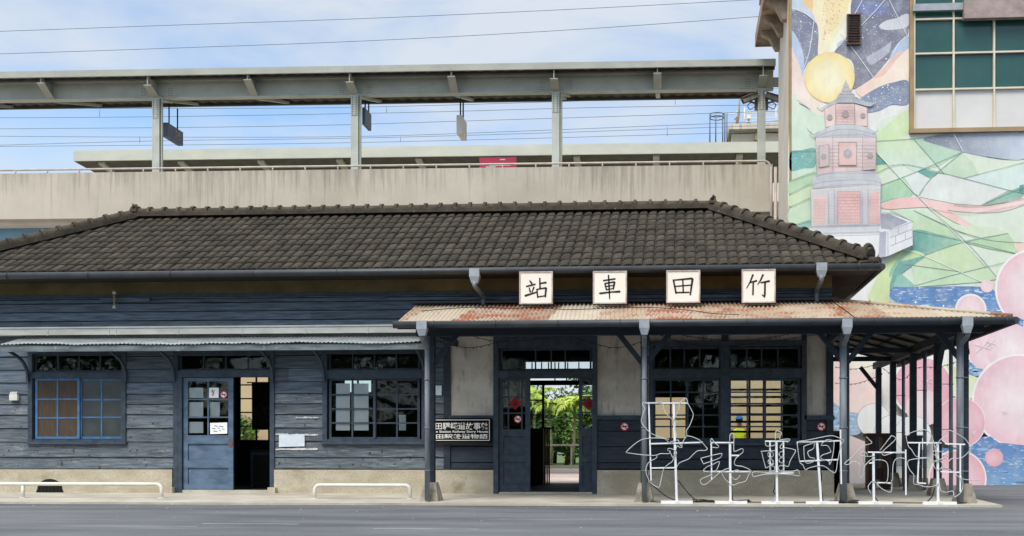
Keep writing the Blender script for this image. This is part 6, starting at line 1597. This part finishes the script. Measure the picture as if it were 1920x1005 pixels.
# ================================================================== BEYOND THE DOORWAY
YRL = 41.0
RB = thing('yard_fence', at(1050, 885, YRL), 'white two rail metal fence beyond the open doorway', 'fence')
z1_, z0_ = at(1050, 834, YRL).z, at(1050, 874, YRL).z
xa, xb = at(930, 850, YRL).x, at(1180, 850, YRL).x
bm = BM(); box(bm, xa, xb, YRL - .03, YRL + .03, z1_ - .04, z1_ + .03); box(bm, xa, xb, YRL - .025, YRL + .025, z0_ - .03, z0_ + .03); obj('rail', bm, 'white_rail', RB)
for px in (935, 980, 1022, 1071, 1120, 1170):
    bm = BM(); x = at(px, 850, YRL).x; box(bm, x - .025, x + .025, YRL - .0245, YRL + .0245, .06, z1_ - .041); obj('post', bm, 'white_rail', RB)
def palm(px, Y, ztop, lab, seed, nf=11, fl_=1.5):
    r = random.Random(seed); c = at(px, 800, Y); base = Vector((c.x, Y, .03))
    t = thing('palm_tree', base, lab, 'palm tree', 'palms beyond the doorway')
    bm = BM(); top = Vector((c.x + r.uniform(-.15, .15), Y, ztop))
    tube(bm, [base, base.lerp(top, .5) + Vector((.05, 0, 0)), top], .075, 8, r1=.05)
    for k in range(int(ztop / .28)): q = base.lerp(top, (k + .5) * .28 / ztop); tube(bm, [q, q + Vector((0, 0, .02))], .078, 8)
    obj('trunk', bm, 'trunk', t)
    bm = BM(); tube(bm, [top - Vector((0, 0, .02)), top + Vector((0, 0, .45))], .075, 8, r1=.05); obj('crownshaft', bm, 'leaf_light', t)
    bm = BM()
    for i in range(nf):
        a = 2 * pi * i / nf + r.uniform(-.2, .2); el = r.uniform(.35, 1.35); L = fl_ * r.uniform(.8, 1.15)
        d = Vector((math.cos(a), math.sin(a), 0)); p = top + Vector((0, 0, .4)); e = el; pts = [p.copy()]
        for k in range(12):
            p = p + (d * math.cos(e) + Vector((0, 0, math.sin(e)))) * (L / 12); e -= .16 + .03 * r.random(); pts.append(p.copy())
        tube(bm, pts, .012, 4, r1=.004)
        side = Vector((-d.y, d.x, 0))
        for k in range(2, 13):
            for s in (-1, 1):
                for h in range(2):
                    q = pts[k - 1].lerp(pts[k], h * .5); ll = .42 * math.sin(pi * min(.95, .2 + k / 14)) * r.uniform(.8, 1.1)
                    tip = q + side * s * ll * .8 + (pts[k] - pts[k - 1]).normalized() * ll * .45 + Vector((0, 0, -ll * r.uniform(.25, .7)))
                    m = q.lerp(tip, .5) + Vector((0, 0, .06)); w = (pts[k] - pts[k - 1]).normalized() * .042
                    v = [bm.verts.new(z) for z in (q - w * .6, q + w * .6, m + w, tip, m - w)]; bm.faces.new((v[0], v[1], v[2], v[4])); bm.faces.new((v[4], v[2], v[3]))
    obj('crown', bm, 'palm_leaf', t, recalc=False)
palm(1034, 48.0, 2.55, 'drooping palm seen through the left half of the open doorway', 1, 12, 1.5)
palm(1072, 47.2, 2.45, 'palm with pale slender trunk in the right half of the open doorway', 2, 14, 1.45)
palm(1000, 50.5, 3.1, 'palm glimpsed through the panes left of the open doorway', 5, 12, 1.5)
palm(1110, 51.5, 2.8, 'palm glimpsed through the panes of the right door leaf', 6, 12, 1.5)
def leaftree_at(p, h, rx, rz, lab, seed):
    leaftree(None, p[1], h, rx, rz, lab, seed, 'leaf', 1700, .34, 'shade_tree', 'shade trees across the road', 'tree', p[0])
def leaftree(px, Y, h, rx, rz, lab, seed, mat='leaf', n=1500, ls=.16, name='broadleaf_tree', group='broad leaved trees beyond the doorway', cat='tree', X0=None):
    r = random.Random(seed); c = at(px, 800, Y) if X0 is None else Vector((X0, Y, 0)); base = Vector((c.x, Y, .03))
    t = thing(name, base, lab, cat, group)
    bm = BM(); top = base + Vector((0, 0, h * .55)); tube(bm, [base, base.lerp(top, .6) + Vector((.06, 0, 0)), top], .13, 8, r1=.06)
    cl = [(top + Vector((r.gauss(0, rx * .45), r.gauss(0, rx * .45), h * .16 + r.gauss(0, rz * .4))), r.uniform(.35, .62) * rx) for _ in range(13)]
    for q, _ in cl[:8]: tube(bm, [base.lerp(top, .8), base.lerp(q, .75), q], .05, 5, r1=.012)
    obj('trunk', bm, 'bark', t)
    bm = BM()
    for k in range(n):
        q, R = cl[k % len(cl)]; d = Vector((r.gauss(0, 1), r.gauss(0, 1), r.gauss(0, 1))).normalized() * R * r.uniform(.55, 1.08)
        p = q + d; u = Vector((r.gauss(0, 1), r.gauss(0, 1), r.gauss(0, .6))).normalized(); w = u.cross(Vector((r.gauss(0, 1), r.gauss(0, 1), r.gauss(0, 1)))).normalized(); s = ls * r.uniform(.6, 1.3)
        v = [bm.verts.new(z) for z in (p - u * s, p + w * s * .4, p + u * s, p - w * s * .4)]; bm.faces.new(v)
    obj('crown', bm, mat, t, recalc=False)
leaftree(995, 54, 3.6, 1.3, 1.2, 'dark bushy tree glimpsed through the panes left of the doorway', 21)
leaftree(1075, 56, 4.0, 1.5, 1.3, 'dark bushy tree behind the palms in the doorway', 22)
leaftree(1112, 54, 4.2, 1.3, 1.4, 'bushy tree glimpsed through the right door leaf panes', 23, 'leaf_light')
leaftree(1040, 58, 3.3, 1.7, 1.1, 'broad light green tree behind the left palm beyond the doorway', 31, 'leaf_light', 2600, .15)
leaftree(1092, 58.5, 3.5, 1.7, 1.1, 'broad dark tree behind the right palm beyond the doorway', 32, 'leaf', 2600, .15)
leaftree(1016, 57, 2.3, 1.5, .9, 'squat dark tree low behind the fence at the left of the doorway', 33, 'leaf', 2200, .15)
leaftree(1070, 57, 2.2, 1.5, .9, 'squat light green tree low behind the fence in the doorway', 34, 'leaf_light', 2200, .15)
leaftree(1024, 52, 2.0, .9, .7, 'low light green shrub behind the fence in the left of the doorway', 24, 'leaf_light', 800, .12, 'garden_shrub', 'shrubs beyond the fence', 'shrub')
leaftree(1062, 52.5, 1.7, .9, .6, 'low dark shrub behind the fence in the middle of the doorway', 25, 'leaf', 800, .12, 'garden_shrub', 'shrubs beyond the fence', 'shrub')
leaftree(1095, 52.5, 1.9, .9, .7, 'low light green shrub behind the fence right of the doorway', 26, 'leaf_light', 800, .12, 'garden_shrub', 'shrubs beyond the fence', 'shrub')
leaftree(456, 28.9, 1.9, .5, .5, 'small green shrub against the beige wall beyond the side door', 27, 'leaf_light', 500, .09, 'garden_shrub', 'shrubs beyond the fence', 'shrub')
for i, (x, y, h, rx) in enumerate(((-13, -16, 8.5, 3.4), (-6.5, -19, 9.5, 3.8), (-1.0, -15, 7.5, 2.9), (5.5, -18, 9, 3.6), (11.5, -15, 8, 3.2), (18, -19, 9, 3.6), (-20, -18, 9, 3.7), (-27, -16, 8.5, 3.5), (-34, -19, 9.5, 3.8))):
    leaftree_at((x, y), h, rx, rx * .8, ['wide shade tree across the road opposite the side door', 'tallest shade tree across the road, mirrored in the glass', 'small round shade tree across the road, mirrored in the glass', 'shade tree across the road opposite the large windows', 'shade tree across the road opposite the corner post', 'shade tree across the road at the right end', 'fourth shade tree from the left across the road', 'second shade tree from the left across the road', 'leftmost shade tree across the road'][i], 40 + i)
HG = thing('unseen_hedge', (-6, -24, 0), 'long clipped hedge added across the road to darken window reflections', 'unseen_hedge')  # added out of view to keep low bright sky out of the window glass
bm = BM(); hr_ = random.Random(77)
box(bm, -44, 28, -25.2, -24.2, 0, 3.3); obj('unseen_hedge_core', bm, 'leaf', HG)
bm = BM()
for k in range(4200):
    p = Vector((hr_.uniform(-44, 28), -24.1 + hr_.uniform(-.25, .2), hr_.uniform(0, 3.8))); u = Vector((hr_.gauss(0, 1), hr_.gauss(0, .5), hr_.gauss(0, 1))).normalized(); w = u.cross(Vector((hr_.gauss(0, .5), 1, hr_.gauss(0, .5)))).normalized(); s = hr_.uniform(.15, .3)
    bm.faces.new([bm.verts.new(q) for q in (p - u * s, p + w * s * .5, p + u * s, p - w * s * .5)])
obj('foliage', bm, 'leaf', HG, recalc=False)
# ------------------------------------------------------------------ person in a yellow vest behind the rear windows
def person(px, Y, H, zg):
    c = at(px, 800, Y); o = Vector((c.x, Y, zg)); s = H / 1.72
    t = thing('person', o, 'person in a bright yellow vest and blue cap, standing beyond the rear windows', 'person')
    J = {'pel': (0, 0, .95), 'wst': (0, .01, 1.10), 'chs': (0, .0, 1.30), 'nck': (0, .0, 1.47), 'hd0': (0, -.01, 1.56), 'hd1': (0, -.01, 1.66),
         'shL': (-.18, 0, 1.40), 'elL': (-.24, .03, 1.13), 'wrL': (-.22, -.08, .90), 'hnL': (-.215, -.11, .82), 'shR': (.18, 0, 1.40), 'elR': (.24, .03, 1.13), 'wrR': (.22, -.06, .90), 'hnR': (.215, -.09, .82),
         'hpL': (-.09, 0, .90), 'knL': (-.10, -.02, .50), 'anL': (-.10, .02, .09), 'toL': (-.11, -.14, .04), 'hpR': (.09, 0, .90), 'knR': (.10, -.02, .50), 'anR': (.10, .02, .09), 'toR': (.11, -.14, .04)}
    Rr = {'pel': .13, 'wst': .125, 'chs': .14, 'nck': .055, 'hd0': .085, 'hd1': .095, 'shL': .07, 'elL': .043, 'wrL': .03, 'hnL': .03, 'shR': .07, 'elR': .043, 'wrR': .03, 'hnR': .03, 'hpL': .09, 'knL': .06, 'anL': .042, 'toL': .035, 'hpR': .09, 'knR': .06, 'anR': .042, 'toR': .035}
    E = [('pel', 'wst'), ('wst', 'chs'), ('chs', 'nck'), ('nck', 'hd0'), ('hd0', 'hd1'), ('chs', 'shL'), ('shL', 'elL'), ('elL', 'wrL'), ('wrL', 'hnL'), ('chs', 'shR'), ('shR', 'elR'), ('elR', 'wrR'), ('wrR', 'hnR'), ('pel', 'hpL'), ('hpL', 'knL'), ('knL', 'anL'), ('anL', 'toL'), ('pel', 'hpR'), ('hpR', 'knR'), ('knR', 'anR'), ('anR', 'toR')]
    for sgn, h in ((-1, 'hnL'), (1, 'hnR')):
        for f in range(5):
            k = f'{h}{f}'; b = J[h]; J[k] = (b[0] + (f - 2) * .003, b[1] + (f - 2) * .02, b[2] - (.075 if f else .03)); Rr[k] = .0095; E.append((h, k))
    def skin(names, name, mat, grow=0.0):
        ks = [k for k in J if k in names]; me = bpy.data.meshes.new(name)
        me.from_pydata([tuple(Vector(J[k]) * s) for k in ks], [(ks.index(a), ks.index(b)) for a, b in E if a in ks and b in ks], [])
        ob = bpy.data.objects.new(name, me); COL.objects.link(ob); ob.parent = t
        md = ob.modifiers.new('skin', 'SKIN'); sub = ob.modifiers.new('sub', 'SUBSURF'); sub.levels = sub.render_levels = 2
        lay = me.skin_vertices[0] if me.skin_vertices else None
        for i, k in enumerate(ks): lay.data[i].radius = ((Rr[k] + grow) * s,) * 2
        lay.data[0].use_root = True
        me.materials.append(M[mat]); return ob
    skin(set(J), 'body', 'skin')
    skin({'pel', 'hpL', 'knL', 'anL', 'hpR', 'knR', 'anR'}, 'trousers', 'trouser', .022)
    skin({'pel', 'wst', 'chs', 'shL', 'shR'}, 'vest', 'yellow', .028)
    bm = BM(); hc = o + Vector((0, -.01, 1.66)) * s
    bmesh.ops.create_uvsphere(bm, u_segments=16, v_segments=10, radius=.108 * s, matrix=Matrix.Translation(hc + Vector((0, 0, .02))))
    for v in list(bm.verts):
        if v.co.z < hc.z + .01: v.co.z = hc.z + .01
    box(bm, hc.x - .07, hc.x + .07, hc.y - .20, hc.y - .06, hc.z + .012, hc.z + .026); obj('cap', bm, 'cap_blue', t)
    bm = BM(); bmesh.ops.create_uvsphere(bm, u_segments=14, v_segments=8, radius=.1 * s, matrix=Matrix.Translation(hc + Vector((0, .015, -.03)))); 
    for v in list(bm.verts): v.co.y = max(v.co.y, hc.y + .01)
    obj('hair', bm, 'hair', t)
    for x in (-.033, .033):
        bm = BM(); bmesh.ops.create_uvsphere(bm, u_segments=8, v_segments=6, radius=.013, matrix=Matrix.Translation(hc + Vector((x, -.092, -.03)))); obj('eye', bm, 'black', t)
    bm = BM(); frustum(bm, hc + Vector((0, -.098, -.085)), .03, .03, .012, .008, .05); obj('nose', bm, 'skin', t)
    bm = BM(); box(bm, hc.x - .025, hc.x + .025, hc.y - .094, hc.y - .082, hc.z - .108, hc.z - .1); obj('mouth', bm, 'red', t)
person(1386, 28.0, 1.72, .06)
# ================================================================== LIGHT, SKY, CAMERA
EL, AZ = math.radians(55), math.radians(200)
W = bpy.data.worlds.new('World'); SC.world = W; W.use_nodes = True
nt = W.node_tree; N, L = nt.nodes, nt.links; N.clear()
out = N.new('ShaderNodeOutputWorld'); bg = N.new('ShaderNodeBackground'); bg.inputs['Strength'].default_value = 0.12
sk = N.new('ShaderNodeTexSky'); sk.sky_type = 'NISHITA'; sk.sun_disc = False; sk.sun_elevation = EL; sk.sun_rotation = AZ; sk.altitude = 0; sk.air_density = 1.0; sk.dust_density = 1.2; sk.ozone_density = 1.5
tc = N.new('ShaderNodeTexCoord'); mp = N.new('ShaderNodeMapping'); mp.inputs['Scale'].default_value = (1.0, 1.0, 3.2); mp.inputs['Location'].default_value = (0.55, 0.3, 0.1)
n1 = N.new('ShaderNodeTexNoise'); n1.inputs['Scale'].default_value = 3.2; n1.inputs['Detail'].default_value = 9; n1.inputs['Roughness'].default_value = .55; n1.inputs['Distortion'].default_value = .35
rp = N.new('ShaderNodeValToRGB'); e = rp.color_ramp.elements; e[0].position = .34; e[0].color = (.08, .08, .08, 1); e[1].position = .60; e[1].color = (.92, .92, .92, 1)
cl = N.new('ShaderNodeRGB'); cl.outputs[0].default_value = (9.0, 9.7, 10.6, 1)
mx = N.new('ShaderNodeMix'); mx.data_type = 'RGBA'; mx.clamp_factor = True
L.new(tc.outputs['Generated'], mp.inputs['Vector']); L.new(mp.outputs[0], n1.inputs['Vector']); L.new(n1.outputs['Fac'], rp.inputs['Fac'])
L.new(rp.outputs['Color'], mx.inputs['Factor']); sx = N.new('ShaderNodeSeparateXYZ'); L.new(tc.outputs['Generated'], sx.inputs[0])
zr_ = N.new('ShaderNodeValToRGB'); q = zr_.color_ramp.elements; q[0].position = .40; q[0].color = (.5, .5, .5, 1); q[1].position = .90; q[1].color = (1.25, 1.13, 1.0, 1)
cm = N.new('ShaderNodeMix'); cm.data_type = 'RGBA'; cm.blend_type = 'MULTIPLY'; cm.inputs['Factor'].default_value = 1.0
L.new(sx.outputs['Z'], zr_.inputs['Fac']); L.new(cl.outputs[0], cm.inputs[6]); L.new(zr_.outputs['Color'], cm.inputs[7])
gn = N.new('ShaderNodeMix'); gn.data_type = 'RGBA'; gn.blend_type = 'MULTIPLY'; gn.inputs['Factor'].default_value = 1.0; gn.inputs[7].default_value = (1.30, 1.42, 1.46, 1)
L.new(sk.outputs[0], gn.inputs[6])
L.new(gn.outputs[2], mx.inputs[6]); L.new(cm.outputs[2], mx.inputs[7]); L.new(mx.outputs[2], bg.inputs['Color']); L.new(bg.outputs[0], out.inputs['Surface'])
sl = bpy.data.lights.new('sun', 'SUN'); sl.energy = 2.2; sl.angle = math.radians(26); sl.color = (1.0, .95, .88)
so = bpy.data.objects.new('sun', sl); COL.objects.link(so)
dirv = Vector((math.sin(AZ) * math.cos(EL), math.cos(AZ) * math.cos(EL), math.sin(EL)))
so.rotation_euler = dirv.to_track_quat('Z', 'Y').to_euler(); so.location = dirv * 60
# the railway runs one degree out of line with the old station
piv = Vector((at(700, 300, YV0).x, YV0, 0)); RM = Matrix.Rotation(math.radians(1.0), 3, 'Z')
for o in list(COL.objects):
    if o.parent is None and o.name.split('.')[0] in ('elevated_platform', 'parapet_railing', 'platform_canopy', 'far_canopy', 'hanging_sign', 'crimson_banner', 'security_camera'):
        o.location = piv + RM @ (o.location - piv); o.rotation_euler = (0, 0, math.radians(1.0))
cam = bpy.data.cameras.new('camera'); co = bpy.data.objects.new('camera', cam); COL.objects.link(co)
cam.sensor_fit = 'HORIZONTAL'; cam.sensor_width = 36.0; cam.lens = 36.0 * F / 1920.0
cam.shift_x = (960 - PX) / 1920.0; cam.shift_y = (PY - 502.5) / 1920.0
cam.clip_start = .1; cam.clip_end = 3000
co.location = (0, 0, CH); co.rotation_euler = (pi / 2, 0, YAW); SC.camera = co
vs = SC.view_settings; vs.view_transform = 'Standard'; vs.look = 'None'; vs.gamma = 1.0; vs.exposure = 0.45; vs.use_curve_mapping = False
SC.cycles.max_bounces = 8; SC.cycles.transparent_max_bounces = 16; SC.cycles.diffuse_bounces = 4; SC.cycles.caustics_reflective = False; SC.cycles.caustics_refractive = False
SC.cycles.use_denoising = True
